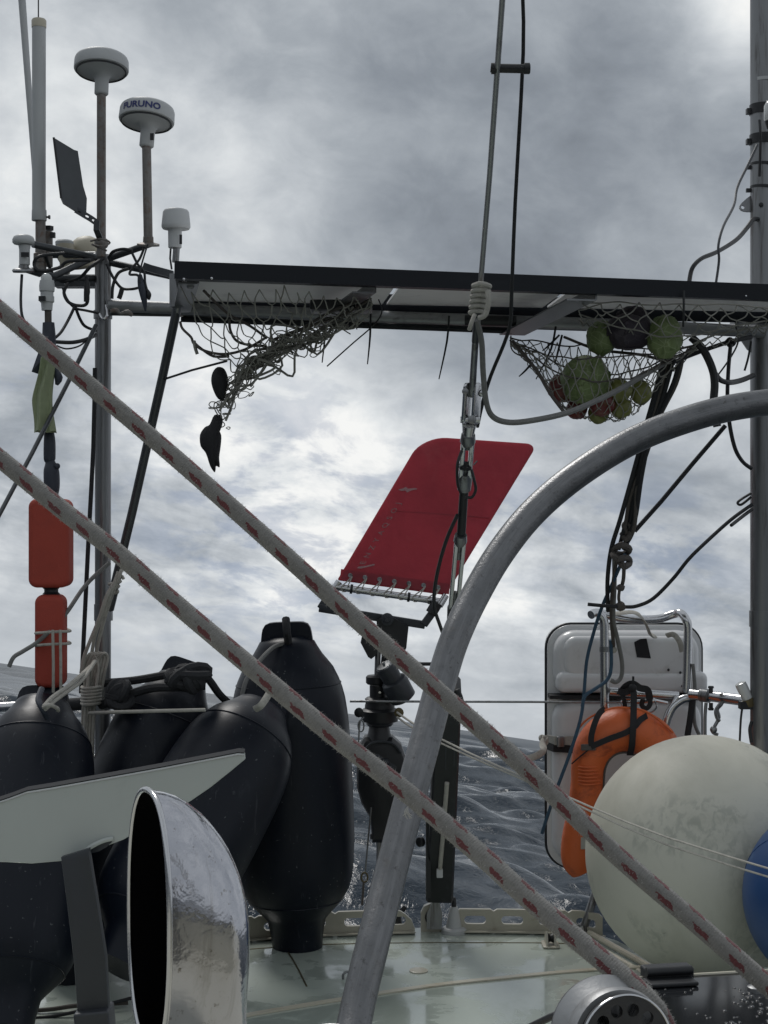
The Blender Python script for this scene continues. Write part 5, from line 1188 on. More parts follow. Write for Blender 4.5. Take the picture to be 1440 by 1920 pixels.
part('pendulum_shaft', MB().tube(pp([(711, 1575, 4.97), (711, 1650, 4.97), (711, 1790, 5.0)]), R(5.5, 4.97), 14), m_steel, t)
part('lower_clevis', MB().box(P(697, 1568, 4.94), R(6, 4.9), .02, R(10, 4.9)), m_shank, t)
t = thing('release_pin', 'thin wire lanyard with ring and pin dangling beside the steering gear', 'pin', P(680, 1697, 4.88))
part('lanyard', MB().tube(pp([(682, 1345, 4.88), (676, 1352, 4.87), (674, 1362, 4.87), (672, 1395, 4.87)]), R(1.6, 4.87), 6, 3), m_steel, t)
part('eye', MB().tube([P(677 + 5.5 * math.cos(a), 1361 + 11 * math.sin(a), 4.87) for a in [2 * math.pi * i / 12 for i in range(12)]], R(1.6, 4.87), 6, closed=True), m_steel, t)
part('wire', MB().tube(pp([(696, 1514, 4.87), (693, 1545, 4.87), (688, 1600, 4.87), (685, 1634, 4.87)]), R(1.9, 4.87), 6, 3), m_steel, t)
part('ring', MB().tube([P(683.5 + 6 * math.cos(a), 1645 + 9 * math.sin(a), 4.87) for a in [2 * math.pi * i / 14 for i in range(14)]], R(1.9, 4.87), 6, closed=True), m_brass, t)
part('pin', MB().tube(pp([(682, 1653, 4.87), (679, 1697, 4.87)]), R(2.2, 4.87), 8), m_brownrope, t)
line('lifeline', [(656, 1315, 4.85), (1000, 1316, 4.82), (1136, 1317, 4.8)], 2.6, m_steel, 'taut wire guard line running behind the bent tube to the life raft', 'guard line', k=1)
line('short_bar', [(781, 1245, 4.8), (822, 1245, 4.8)], 4, m_cable, 'short level black line left of the bent tube above the guard line', 'line', k=1)
line('steering_line', [(745, 1336, 4.8), (790, 1366, 4.4), (880, 1412, 3.9), (1000, 1465, 3.2), (1105, 1512, 2.75), (1250, 1570, 2.5), (1480, 1640, 2.2)], 2.4, m_cord, 'upper of two thin pale lines crossing the white ball buoy', 'rope', 'thin pale steering lines', k=2)
line('steering_line', [(745, 1345, 4.8), (790, 1375, 4.4), (880, 1418, 3.9), (1000, 1470, 3.2), (1105, 1520, 2.75), (1250, 1584, 2.5), (1480, 1656, 2.2)], 2.4, m_cord, 'lower of two thin pale lines crossing the white ball buoy', 'rope', 'thin pale steering lines', k=2)

# ================================================================== LIFE RAFT
d = 4.95; k = d / F
t = thing('life_raft', 'white hard shell life raft canister standing upright in a steel cradle', 'life raft', P(1170, 1626, d))
c = P(1171, 1399, d); 
part('rear_shell', MB().slab(c + Y * .16, X, Z, -Y, 285 * k, 450 * k, 42 * k, .14, .03, 8, 4), m_gel, t)
part('flange', MB().slab(c + Y * .014, X, Z, -Y, 290 * k, 455 * k, 45 * k, .012, .004, 8, 2), m_gel, t)
q = []
for i, (cx, cy, a0) in enumerate(((1, 1, 0), (-1, 1, 90), (-1, -1, 180), (1, -1, 270))):
    for j in range(9):
        a = math.radians(a0 + 90 * j / 8); q.append(c + X * (cx * (145 - 45) * k + 46 * k * math.cos(a)) + Z * (cy * (227.5 - 45) * k + 46 * k * math.sin(a)) + Y * .016)
part('gasket', MB().tube(q, .0052, 8, closed=True), m_black, t)
def shellpart(x0, x1, y0, y1, r, th, bev, yoff=.004, name='front_shell'):
    cc = P((x0 + x1) / 2, (y0 + y1) / 2, d)
    return part(name, MB().slab(cc + Y * yoff, X, Z, -Y, (x1 - x0) * k, (y1 - y0) * k, r * k, th, bev, 8, 5, both=False), m_gel, t)
shellpart(1036, 1308, 1181, 1299, 40, .055, .040)
shellpart(1052, 1296, 1190, 1270, 26, .066, .022, name='raised_panel')
shellpart(1040, 1320, 1256, 1296, 14, .072, .020, name='raised_band')
shellpart(1034, 1312, 1307, 1612, 40, .058, .040)
shellpart(1048, 1300, 1545, 1600, 24, .068, .022, name='raised_panel')
part('seam_strap', MB().box(P(1170, 1303, d) + Y * -.028, 286 * k, .07, 6.5 * k), m_web, t)
part('tape_patch', MB().prism([P(a, b, d) - Y * .0632 for a, b in [(1183, 1201), (1194, 1195), (1206, 1194), (1214, 1231), (1188, 1229)]], Vector((0, -.001, 0))), m_web, t, smooth=False)
for a, b in [(1278, 1228), (1272, 1282), (1246, 1252), (1268, 1257)]: part('bolt', MB().lathe([(0, 2.6 * k), (.003, 2 * k), (.004, .5 * k)], P(a, b, d) - Y * (.068 if b < 1260 else .070), -Y, 12), m_black, t)
# webbing straps round it
part('buckle_strap', MB().strip([P(1026, 1384, d) - Y * .02, P(1036, 1383, d) - Y * .066, P(1075, 1382, d) - Y * .070], 16 * k, .003, -Y), m_cord, t)
part('buckle', MB().slab(P(1046, 1384, d) - Y * .070, X, Z, -Y, 14 * k, 20 * k, .004, .012, .003), m_steel, t)
part('black_strap', MB().strip([P(1024, 1396, d) - Y * .01, P(1034, 1397, d) - Y * .064, P(1090, 1400, d) - Y * .068], 14 * k, .003, -Y), m_web, t)
line('pale_strap', [(1022, 1384, 4.85), (1018, 1394, 4.8), (1018, 1408, 4.75), (1004, 1418, 4.7), (985, 1424, 4.65)], 8, m_cord, 'loose pale webbing strap at the left edge of the life raft', 'strap', flat=(-Y, .3))
knot('strap_knot', P(1020, 1388, 4.84), R(9, 4.84), m_cord, 'pale knot at the left edge of the life raft', 8, turns=6)
# cradle of bright tube
t = thing('raft_cradle', 'bright bent steel tube cradle holding the white life raft', 'cradle', P(1137, 1440, 4.8))
part('top_bar', MB().tube(pp([(1108, 1153, 4.76), (1122, 1149, 4.78), (1170, 1160, 4.80), (1230, 1161, 4.82), (1262, 1152, 4.82), (1276, 1150, 4.8), (1286, 1162, 4.78), (1290, 1185, 4.78), (1287, 1298, 4.78)]), R(8, 4.8), 16, 6), m_bright, t)
part('upright', MB().tube(pp([(1122, 1150, 4.78), (1132, 1162, 4.78), (1133, 1205, 4.78), (1134, 1330, 4.78), (1136, 1420, 4.78)]), R(8.5, 4.8), 16, 4), m_bright, t)
part('ferrule', MB().tube(pp([(1134, 1212, 4.78), (1134, 1222, 4.78)]), R(10, 4.8), 16), m_steel, t)
part('cross_bar', MB().tube(pp([(1143, 1296, 4.76), (1272, 1304, 4.76)]), R(8, 4.76), 16), m_bright, t)
part('curved_stay', MB().tube(pp([(1292, 1308, 4.74), (1278, 1312, 4.74), (1262, 1325, 4.74), (1252, 1345, 4.74), (1246, 1368, 4.74)]), R(8, 4.74), 16, 5), m_bright, t)
part('wide_stay', MB().tube(pp([(1272, 1306, 4.74), (1264, 1318, 4.74)]), R(6, 4.74), 14), m_bright, t)
line('lift_strap', [(1150, 1151, 4.78), (1185, 1148, 4.77), (1202, 1156, 4.77), (1212, 1172, 4.80), (1220, 1191, 4.84), (1226, 1191, 4.87)], 10, m_cord, 'broad pale webbing strap over the cradle onto the top of the life raft', 'strap', flat=(Vector((.4, -.4, .8)), .22))
line('side_strap', [(1250, 1192, 4.87), (1263, 1190, 4.83), (1274, 1203, 4.83), (1279, 1222, 4.84)], 6, m_cord, 'short pale strap at the upper right of the life raft', 'strap', flat=(-Y, .3))
line('black_band', [(1299, 1305, 4.75), (1295, 1340, 4.74), (1289, 1380, 4.74)], 7, m_web, 'black webbing band hanging by the curved cradle tube', 'strap', flat=(-Y, .3))
line('thin_painter', [(1299, 1245, 4.77), (1303, 1290, 4.77), (1301, 1330, 4.77), (1303, 1358, 4.77), (1311, 1378, 4.77)], 4, m_greyrope, 'thin grey cord hanging down the right side of the life raft', 'rope')

# horseshoe lifebuoy
t = thing('horseshoe_buoy', 'worn orange horseshoe lifebuoy with black straps hung before the life raft', 'lifebuoy', P(1085, 1640, 4.70))
hp = [(1092, 1634), (1083, 1612), (1084, 1575), (1095, 1520), (1101, 1468), (1104, 1432), (1115, 1401), (1138, 1378), (1170, 1368), (1202, 1374), (1230, 1394), (1246, 1425), (1252, 1465), (1258, 1520), (1264, 1575), (1266, 1612)]
hr = [22, 30, 31, 31, 31, 33, 37, 40, 42, 41, 40, 36, 32, 31, 31, 28]
part('ring', MB().tube(pp([(a, b, 4.70) for a, b in hp]), [R(v, 4.7) for v in hr], 24, 5, flat=(-Y, 1.0)), m_horseshoe, t, angle=60)
part('piping', MB().tube(pp([(1139, 1640, 4.69), (1132, 1560, 4.69), (1132, 1470, 4.675), (1137, 1435, 4.67), (1152, 1416, 4.67), (1172, 1411, 4.67), (1192, 1416, 4.67)]), .0035, 6, 5), m_brownrope, t)
part('piping', MB().tube(pp([(1080, 1372, 4.665), (1102, 1348, 4.655), (1140, 1330, 4.655), (1172, 1327, 4.655), (1215, 1336, 4.655), (1262, 1374, 4.66)]), .0035, 6, 5), m_horseshoe, t)
for i in range(6):
    y_ = 1436 + i * 6.5
    part('pleat', MB().tube(pp([(1078, y_, 4.685), (1090, y_ + 2, 4.650), (1104, y_ + 3, 4.645), (1120, y_ + 2, 4.652), (1130, y_, 4.68)]), .0026, 6, 3), m_horseshoe, t)
sf = 4.632
for pts in ([(1133, 1328, 4.66), (1122, 1340, 4.632), (1113, 1362, 4.625), (1108, 1385, 4.628), (1110, 1402, 4.632)],
            [(1108, 1400, 4.630), (1140, 1386, 4.624), (1172, 1374, 4.622), (1190, 1362, 4.626), (1200, 1350, 4.635), (1212, 1342, 4.66)]):
    part('strap', MB().strip(pp(pts), R(11, 4.63), .003, -Y, 4), m_web, t)
part('strap', MB().strip(pp([(1188, 1296, 4.66), (1188, 1330, 4.648), (1187, 1360, 4.622), (1185, 1395, 4.626), (1181, 1415, 4.66)]), R(12, 4.63), .003, -Y, 4), m_web, t)
part('buckle', MB().slab(P(1103, 1401, 4.634), X, Z, -Y, R(28, 4.63), R(12, 4.63), .004, .006, .002), m_brownrope, t)
part('cord_end', MB().tube(pp([(1118, 1396, 4.63), (1098, 1410, 4.64), (1072, 1432, 4.66)]), .0024, 6, 3), m_web, t)
part('label_patch', MB().strip(pp([(1097, 1570, 4.650), (1097, 1592, 4.650)]), R(16, 4.65), .002, -Y), m_cord, t)
# black bow tied above it
mb = MB()
for a, w_ in (([(1162, 1302, 4.7), (1172, 1288, 4.68), (1186, 1282, 4.67), (1200, 1290, 4.67), (1214, 1294, 4.68), (1218, 1312, 4.69)], 13), ([(1160, 1296, 4.69), (1172, 1298, 4.67), (1190, 1290, 4.66)], 12), ([(1216, 1300, 4.69), (1219, 1318, 4.69), (1212, 1328, 4.69), (1203, 1322, 4.69), (1206, 1310, 4.68)], 9), ([(1186, 1284, 4.66), (1187, 1274, 4.66), (1187, 1268, 4.66)], 4), ([(1165, 1300, 4.68), (1170, 1312, 4.68), (1172, 1330, 4.69)], 8)):
    mb.strip(pp(a), R(w_, 4.68), .004, -Y, 4)
mb.ball(P(1186, 1290, 4.66), R(8, 4.66), 12, 8)
single('strap_bow', mb, m_web, 'black webbing tied in a bow above the orange lifebuoy', 'strap', P(1186, 1330, 4.66))
t = thing('rigging_screw', 'small bright bottle screw ending the guard line at the life raft', 'bottle screw', P(1200, 1318, 4.72))
part('body', MB().tube(pp([(1190, 1316, 4.72), (1228, 1313, 4.72)]), R(4.5, 4.72), 12), m_bright, t)
part('end', MB().tube(pp([(1138, 1317, 4.76), (1190, 1316, 4.72)]), R(2, 4.72), 8), m_steel, t)
part('fork', MB().tube(pp([(1228, 1313, 4.72), (1252, 1318, 4.72)]), R(3, 4.72), 8), m_bright, t)
part('ring', MB().tube([P(1178 + 14 * math.cos(a), 1318 + 8 * math.sin(a), 4.70) for a in [2 * math.pi * i / 14 for i in range(14)]], R(1.6, 4.7), 6, closed=True), m_bright, t)
part('ring', MB().tube(pp([(1228, 1314, 4.71), (1231, 1326, 4.71), (1222, 1335, 4.71), (1205, 1336, 4.71), (1180, 1330, 4.71)]), R(1.5, 4.7), 6, 4), m_bright, t)

# ================================================================== BALL BUOYS
bc = P(1322, 1603, 4.15); br = R(223, 4.15)
t = thing('ball_buoy', 'huge stained white ball buoy resting at the right of the stern', 'buoy', bc - Z * br)
bx = Vector((.55, -.25, .8)).normalized()
prof = [(-br * math.cos(math.pi * i / 40), max(.002, br * math.sin(math.pi * i / 40))) for i in range(0, 41)]
part('ball', MB().lathe(prof, bc, bx, 64), m_ball, t, angle=60)
a = bx.cross(Z).normalized(); b = bx.cross(a)
for ph, r_ in ((.9, 1.0),):
    u = (a * math.cos(ph) + b * math.sin(ph))
    part('seam', MB().tube([bc + (u * math.cos(f) + bx * math.sin(f)) * br for f in [2 * math.pi * i / 80 for i in range(80)]], .0011, 6, closed=True), m_ball, t)
part('lifting_eye', MB().tube([bc + bx * (br + .01 + .03 * math.sin(f)) + a * .04 * math.cos(f) for f in [math.pi * i / 8 for i in range(9)]], .016, 10), m_bluebuoy, t)
bc2 = P(1572, 1684, 3.72); br2 = R(176, 3.72)
t = thing('blue_buoy', 'blue ball buoy cut by the right edge, in front of the white one', 'buoy', bc2 - Z * br2)
bx2 = Vector((-.3, -.5, .8)).normalized()
part('ball', MB().lathe([(-br2 * math.cos(math.pi * i / 32), max(.002, br2 * math.sin(math.pi * i / 32))) for i in range(0, 33)], bc2, bx2, 56), m_bluebuoy, t, angle=60)
a2 = bx2.cross(Z).normalized()
part('seam', MB().tube([bc2 + (a2 * math.cos(f) + bx2 * math.sin(f)) * br2 for f in [2 * math.pi * i / 60 for i in range(60)]], .0014, 6, closed=True), m_bluebuoy, t)

# ================================================================== RIGHT POST
d = 4.5; k = d / F
t = post('gantry_post', 'stout weathered steel post along the right edge with clamps and cables', 1430, -60, d, 23, m_steel)
part('sleeve', MB().lathe([(0, 24.5 * k), (80 * k, 24.5 * k)], P(1433, 150, d), Z, 32), m_steel, t)
part('ring_band', MB().lathe([(-3 * k, 25 * k), (3 * k, 25 * k)], P(1433, 152, d), Z, 32), m_white, t)
for y_ in (206, 262): part('rubber_clamp', MB().lathe([(-9 * k, 25 * k), (-9 * k, 26.5 * k), (9 * k, 26.5 * k), (9 * k, 25 * k)], P(1432, y_, d), Z, 30), m_black, t)
for y_ in (209, 266): part('clamp_ear', MB().box(P(1404, y_, d), 9 * k, .02, 10 * k), m_black, t)
for y_ in (310, 353):
    part('strap_tie', MB().lathe([(-2.5 * k, 25.5 * k), (2.5 * k, 25.5 * k)], P(1432, y_, d), Vector((.08, 0, 1)), 30), m_cable, t)
    part('strap_tail', MB().box(P(1403, y_ + 4, d), 8 * k, .01, 7 * k), m_cable, t)
outer = pp([(1387, 390, d), (1387, 386, d), (1391, 380, d), (1400, 372, d), (1408, 366, d), (1408, 374, d), (1408, 382, d), (1408, 390, d), (1408, 397, d), (1402, 397, d), (1395, 396, d), (1390, 394, d)])
cc = P(1393, 388.5, d); inner = [cc + Vector((math.cos(a), 0, math.sin(a))) * 3.6 * k for a in [math.atan2(o_.z - cc.z, o_.x - cc.x) for o_ in outer]]
part('eye_bracket', MB().ringplate(outer, inner, Vector((0, .01, 0))), m_steel, t, smooth=False)
part('screw_head', MB().lathe([(0, 4.5 * k), (.003, 4 * k), (.004, 1.5 * k)], P(1427, 384, d - 23 * k), -Y, 14), m_black, t)
part('joint_collar', MB().lathe([(0, 25 * k), (30 * k, 25 * k)], P(1430, 1175, d), Z, 32), m_steel, t)
part('tee_socket', MB().tube(pp([(1432, 622, 4.47), (1372, 612, 4.45)]), R(13, 4.45), 18), m_steel, t)
part('gusset', MB().prism(pp([(1385, 620, 4.46), (1410, 625, 4.46), (1410, 660, 4.46), (1402, 655, 4.46), (1392, 640, 4.46)]), Vector((0, .012, 0))), m_steel, t, smooth=False)
t = thing('post_lamp', 'small white lamp on the right post, cut by the right edge', 'lamp', P(1446, 240, 4.35))
part('lens', MB().lathe([(0, 12 * k), (4 * k, 15 * k), (28 * k, 15 * k), (36 * k, 11 * k), (40 * k, 3 * k)], P(1448, 228, 4.35), Z, 24), m_lens, t)
part('base', MB().lathe([(0, 10 * k), (12 * k, 14 * k)], P(1448, 240, 4.35), Z, 22), m_black, t)
for lab, pts, r_, m_ in [('grey wire bowing left from the lamp down to the solar panel', [(1420, 272, 4.40), (1403, 308, 4.35), (1383, 350, 4.25), (1376, 385, 4.15), (1356, 425, 4.0), (1347, 460, 3.95), (1348, 490, 3.95), (1341, 540, 3.98)], 3, m_shank),
                         ('thick black cable from the right post down to the solar panel edge', [(1421, 411, 4.47), (1412, 412, 4.44), (1400, 428, 4.36), (1380, 450, 4.2), (1345, 472, 4.05), (1315, 485, 3.97), (1298, 503, 3.95), (1292, 530, 3.97)], 5, m_cable),
                         ('thin black wire straight down across the solar panel frame', [(1424, 225, 4.3), (1426, 262, 4.3), (1424, 330, 4.38)], 3, m_cable),
                         ('thin black lead hanging straight below the panel frame at right', [(1282, 545, 3.83), (1282, 580, 3.83), (1281, 612, 3.86)], 2.6, m_cable),
                         ('fat black hose arching from the net to the bent tube', [(1296, 632, 4.1), (1318, 655, 4.1), (1335, 690, 4.1), (1340, 720, 4.1), (1338, 760, 4.1), (1345, 800, 4.1)], 9, m_cable),
                         ('black hose branching right from the fat hose to the right post', [(1338, 695, 4.1), (1350, 712, 4.15), (1368, 717, 4.2), (1390, 713, 4.35), (1412, 704, 4.45)], 6, m_cable),
                         ('black cord dropping from a knot beside the right post behind the bent tube', [(1370, 645, 4.2), (1366, 690, 4.2), (1364, 745, 4.2), (1368, 795, 4.25), (1378, 840, 4.3), (1392, 865, 4.38), (1408, 878, 4.45)], 4.5, m_cable),
                         ('thin black wire curling in front of the right post top', [(1380, 612, 4.3), (1384, 640, 4.3), (1370, 670, 4.25), (1345, 705, 4.15)], 2, m_cable),
                         ('black tail curling down the left side of the right post', [(1408, 640, 4.42), (1403, 670, 4.44), (1396, 695, 4.45)], 2.5, m_cable),
                         ('small black wire loop at the middle of the right post', [(1408, 925, 4.46), (1390, 936, 4.45), (1383, 943, 4.45), (1390, 946, 4.45), (1408, 932, 4.46)], 3, m_cable),
                         ('short black cord end sticking out of the right post', [(1410, 955, 4.46), (1390, 970, 4.4), (1371, 985, 4.35)], 4, m_cable)]:
    line('cable', pts, r_, m_, lab, 'cable', 'cables round the right post')
line('net_cord', [(1262, 680, 4.02), (1300, 664, 4.1), (1345, 648, 4.2), (1372, 640, 4.25), (1408, 632, 4.4)], 5, m_darkrope, 'black cord from the vegetable net to the right post', 'rope')
knot('rope_knot', P(1371, 642, 4.22), R(9, 4.2), m_darkrope, 'small black knot on the cord near the right post', 4, turns=5)

# right guard rail with lamp and clips
t = thing('pushpit_rail', 'steel guard rail tube running from the life raft to the right post', 'guard rail', P(1300, 1305, 4.65))
part('tube', MB().tube(pp([(1296, 1302, 4.72), (1340, 1306, 4.66), (1416, 1316, 4.52)]), R(10.5, 4.6), 18), m_bright, t)
part('sleeve', MB().tube(pp([(1315, 1303, 4.69), (1330, 1305, 4.67)]), R(13, 4.65), 18), m_steel, t)
part('bolt', MB().lathe([(0, R(4, 4.6)), (.015, R(4, 4.6)), (.016, R(6, 4.6)), (.022, R(5, 4.6))], P(1333, 1300, 4.62), Z, 12), m_black, t)
part('bolt', MB().lathe([(0, R(4, 4.6)), (.015, R(4, 4.6)), (.016, R(6, 4.6)), (.022, R(5, 4.6))], P(1333, 1318, 4.62), -Z, 12), m_black, t)
t = thing('stern_lamp', 'small pale cylindrical lamp tilted on the right guard rail', 'lamp', P(1400, 1325, 4.55))
q0, q1 = P(1402, 1310, 4.5), P(1386, 1277, 4.5)
part('glass', MB().lathe([(0, R(10, 4.5)), (.04, R(11, 4.5)), (.05, R(10.5, 4.5)), (.053, R(6, 4.5))], q0, q1 - q0, 20), m_lens, t)
part('holder', MB().lathe([(-.028, R(8, 4.5)), (-.02, R(12, 4.5)), (0, R(12, 4.5))], q0, q1 - q0, 20), m_brass, t)
part('clamp', MB().box(P(1398, 1322, 4.5), R(24, 4.5), .03, R(14, 4.5)), m_black, t)
line('hanging_wire', [(1392, 1325, 4.5), (1389, 1350, 4.5), (1387, 1390, 4.5)], 2.5, m_cable, 'thin black wire hanging below the tilted lamp', 'wire')
mb = MB()
mb.tube(pp([(1353, 1300, 4.62), (1354, 1318, 4.62), (1345, 1330, 4.62), (1348, 1345, 4.62), (1340, 1362, 4.62), (1336, 1372, 4.62), (1346, 1378, 4.62)]), R(3.4, 4.6), 8, 4)
mb.tube(pp([(1351, 1318, 4.62), (1342, 1332, 4.61), (1344, 1346, 4.61), (1350, 1352, 4.61)]), R(3, 4.6), 8, 4)
mb.ball(P(1338, 1368, 4.61), R(7, 4.6), 12, 8)
single('snap_hook', mb, m_steel, 'twisted steel snap hook dangling from the right guard rail', 'hook', P(1340, 1378, 4.62))
line('rail_stanchion', [(1324, 1318, 4.66), (1322, 1345, 4.66), (1322, 1390, 4.66)], 4, m_steel, 'slim steel rod dropping behind the ball from the right guard rail', 'stanchion')
line('link_strop', [(1410, 1352, 4.44), (1406, 1368, 4.44), (1409, 1392, 4.44)], 4, m_black, 'short dark strop low on the left side of the right post', 'strop')
t = thing('stanchion', 'slanting steel stanchion foot behind the white ball buoy on the deck', 'stanchion', onDeck(1092, 1752))
part('tube', MB().tube([onDeck(1092, 1752) + Z * .004, P(1108, 1700, 4.62), P(1128, 1640, 4.66)], R(8, 4.6), 16), m_steel, t)
part('foot', MB().lathe([(0, R(18, 4.6)), (.006, R(18, 4.6)), (.012, R(12, 4.6)), (.03, R(10, 4.6))], onDeck(1092, 1752), Z, 20), m_steel, t)

# ropes hanging behind the bent tube in a bunch
t = thing('rope_bunch', 'bunch of dark ropes knotted together, hanging from the net cord to the life raft', 'ropes', P(1160, 1160, 4.5), 'ropes in the bunch above the life raft')
rs = [([(1250, 668, 4.05), (1232, 735, 4.1), (1216, 800, 4.15), (1200, 880, 4.2), (1185, 960, 4.28), (1172, 1020, 4.33)], 4.5), ([(1262, 672, 4.05), (1244, 740, 4.1), (1222, 800, 4.15), (1203, 890, 4.2), (1190, 975, 4.28), (1170, 1030, 4.33)], 5),
      ([(1274, 675, 4.05), (1262, 720, 4.08), (1230, 790, 4.14), (1200, 860, 4.2), (1178, 960, 4.28), (1160, 1030, 4.33)], 4.2), ([(1280, 672, 4.05), (1268, 720, 4.08), (1236, 785, 4.14), (1206, 870, 4.2), (1182, 930, 4.25), (1172, 990, 4.3)], 3.6),
      ([(1244, 672, 4.05), (1226, 745, 4.1), (1212, 795, 4.15), (1192, 870, 4.2), (1164, 970, 4.28), (1146, 1030, 4.33), (1139, 1090, 4.4), (1140, 1145, 4.5)], 4.5), ([(1255, 670, 4.06), (1238, 735, 4.1), (1218, 800, 4.15), (1196, 900, 4.22), (1190, 985, 4.28), (1175, 1020, 4.33)], 4)]
for a, r_ in rs: part('rope', MB().tube(pp(a), R(r_, 4.2), 8, 5), m_darkrope if r_ > 4 else m_brownrope, t)
part('fat_knot', MB().tube(pp([(1150, 1030, 4.33), (1166, 1022, 4.30), (1180, 1030, 4.33), (1168, 1040, 4.36), (1150, 1038, 4.33), (1158, 1048, 4.30), (1176, 1046, 4.33), (1180, 1056, 4.35), (1170, 1062, 4.30), (1162, 1052, 4.33)]), R(6.5, 4.3), 9, 4), m_brownrope, t)
part('fat_knot', MB().tube(pp([(1176, 1000, 4.31), (1170, 985, 4.3), (1178, 980, 4.3), (1184, 995, 4.3), (1174, 1012, 4.3), (1166, 1000, 4.32)]), R(5, 4.3), 9, 4), m_brownrope, t)
part('rope', MB().tube(pp([(1170, 1060, 4.34), (1169, 1085, 4.36), (1165, 1102, 4.38)]), R(3.6, 4.35), 8, 4), m_brownrope, t)
part('small_knot', MB().ball(P(1164, 1102, 4.37), R(8, 4.37), 12, 8, (1, 1, .8), .15, 3), m_brownrope, t)
part('rope', MB().tube(pp([(1162, 1104, 4.38), (1160, 1120, 4.4), (1162, 1132, 4.42)]), R(3, 4.4), 8, 4), m_brownrope, t)
part('end_knot', MB().ball(P(1163, 1137, 4.42), R(10, 4.42), 14, 10, (1, 1, .85), .15, 4), m_brownrope, t)
part('rope', MB().tube(pp([(1158, 1040, 4.34), (1150, 1090, 4.4), (1146, 1150, 4.5), (1150, 1205, 4.62), (1150, 1215, 4.65)]), R(3.6, 4.4), 8, 5), m_brownrope, t)
part('rope', MB().tube(pp([(1152, 1045, 4.35), (1152, 1100, 4.42), (1150, 1160, 4.52), (1157, 1195, 4.6), (1166, 1240, 4.66), (1165, 1268, 4.68), (1155, 1279, 4.68), (1145, 1275, 4.68)]), R(4.2, 4.5), 8, 5), m_greyrope, t)
part('toggle_ball', MB().ball(P(1150, 1218, 4.64), R(7, 4.64), 14, 10), m_cord, t)
line('blue_line', [(1172, 1040, 4.32), (1150, 1090, 4.4), (1128, 1140, 4.5), (1112, 1190, 4.58), (1100, 1240, 4.62), (1095, 1300, 4.64), (1088, 1350, 4.64), (1066, 1420, 4.66), (1040, 1490, 4.68), (1016, 1563, 4.7)], 4, m_bluerope, 'long blue line falling from the rope bunch down past the lifebuoy', 'rope', 'ropes in the bunch above the life raft')
line('blue_line', [(1145, 1200, 4.62), (1146, 1250, 4.64), (1138, 1275, 4.64), (1115, 1292, 4.63), (1097, 1305, 4.63), (1092, 1325, 4.63)], 4, m_bluerope, 'short blue line curving from the cradle upright to the long blue one', 'rope', 'ropes in the bunch above the life raft')
line('tension_line', [(1360, 798, 4.3), (1300, 868, 4.3), (1240, 940, 4.3), (1190, 996, 4.3)], 5, m_darkrope, 'straight black line slanting from the bent tube to the rope bunch', 'rope', 'black lines right of the bent tube', k=1)
line('tail_line', [(1410, 946, 4.45), (1370, 975, 4.4), (1320, 1020, 4.35), (1290, 1050, 4.35), (1262, 1085, 4.38), (1225, 1122, 4.42), (1195, 1136, 4.42), (1172, 1138, 4.42), (1135, 1136, 4.4), (1102, 1133, 4.4)], 4.2, m_darkrope, 'black line curving from the right post to the knot above the life raft', 'rope', 'black lines right of the bent tube')

# ================================================================== BENT TUBE
bt = [(632, 2120, 1.74), (664, 1920, 1.86), (698, 1773, 1.92), (728, 1655, 1.98), (755, 1550, 2.02), (781, 1450, 2.06), (808, 1350, 2.11), (828, 1275, 2.15), (852, 1200, 2.18), (888, 1122, 2.22), (938, 1037, 2.26), (1002, 958, 2.30), (1085, 888, 2.33), (1187, 826, 2.37), (1290, 786, 2.40), (1385, 762, 2.43), (1500, 748, 2.46)]
q = spline(pp(bt), 8); foot = Vector((q[0].x - .02, q[0].y - .03, CABZ))
t = thing('hoop_tube', 'thick brushed aluminium hoop tube curving across the middle to the right edge', 'tube', foot)
part('tube', MB().tube([foot] + q, .0212, 40, tco=True), m_hoop, t)
part('socket', MB().lathe([(0, .05), (.006, .05), (.01, .032), (.06, .027)], foot, (q[0] - foot), 28), m_steel, t)

# ================================================================== THE TWO SHEETS
def sheet(pts, r, label):
    q = pp(pts); t = thing('sheet_rope', label, 'rope', q[-1], 'thick worn ropes with red flecks')
    qq = spline(q, 14)
    part('rope', MB().tube(qq, r, 26, 1, tco=True), m_sheet, t)
    rn = random.Random(len(label)); mb = MB()
    for i in range(4200):          # chafed fibres standing off the cover
        j = rn.randrange(1, len(qq) - 1); f = rn.random(); p = qq[j].lerp(qq[j + 1], f); u = (qq[j + 1] - qq[j - 1]).normalized()
        a = u.cross(Z).normalized(); b = u.cross(a); an = rn.uniform(0, 6.283); n_ = a * math.cos(an) + b * math.sin(an); s_ = u.cross(n_)
        ln = rn.uniform(.0008, .0030); wd = .00022
        root = p + n_ * (r * .97); tip = p + n_ * (r + ln * .8) + u * rn.uniform(-.0025, .0025) + s_ * rn.uniform(-.0015, .0015)
        mb.add([root - u * wd, root + u * wd, tip], [(0, 1, 2)])
    part('loose_fibres', mb, m_fuzz, t, kind='stuff', smooth=False)
    return t
sheet([(-60, 532, 1.36), (0, 581, 1.35), (175, 728, 1.33), (340, 868, 1.31), (505, 1014, 1.28), (670, 1163, 1.26), (785, 1264, 1.24), (922, 1384, 1.22), (993, 1447, 1.21), (1147, 1595, 1.19), (1293, 1720, 1.17), (1433, 1842, 1.15), (1520, 1916, 1.14)], .0075, 'upper worn grey rope with red flecks, running to the right edge over the ball buoy')
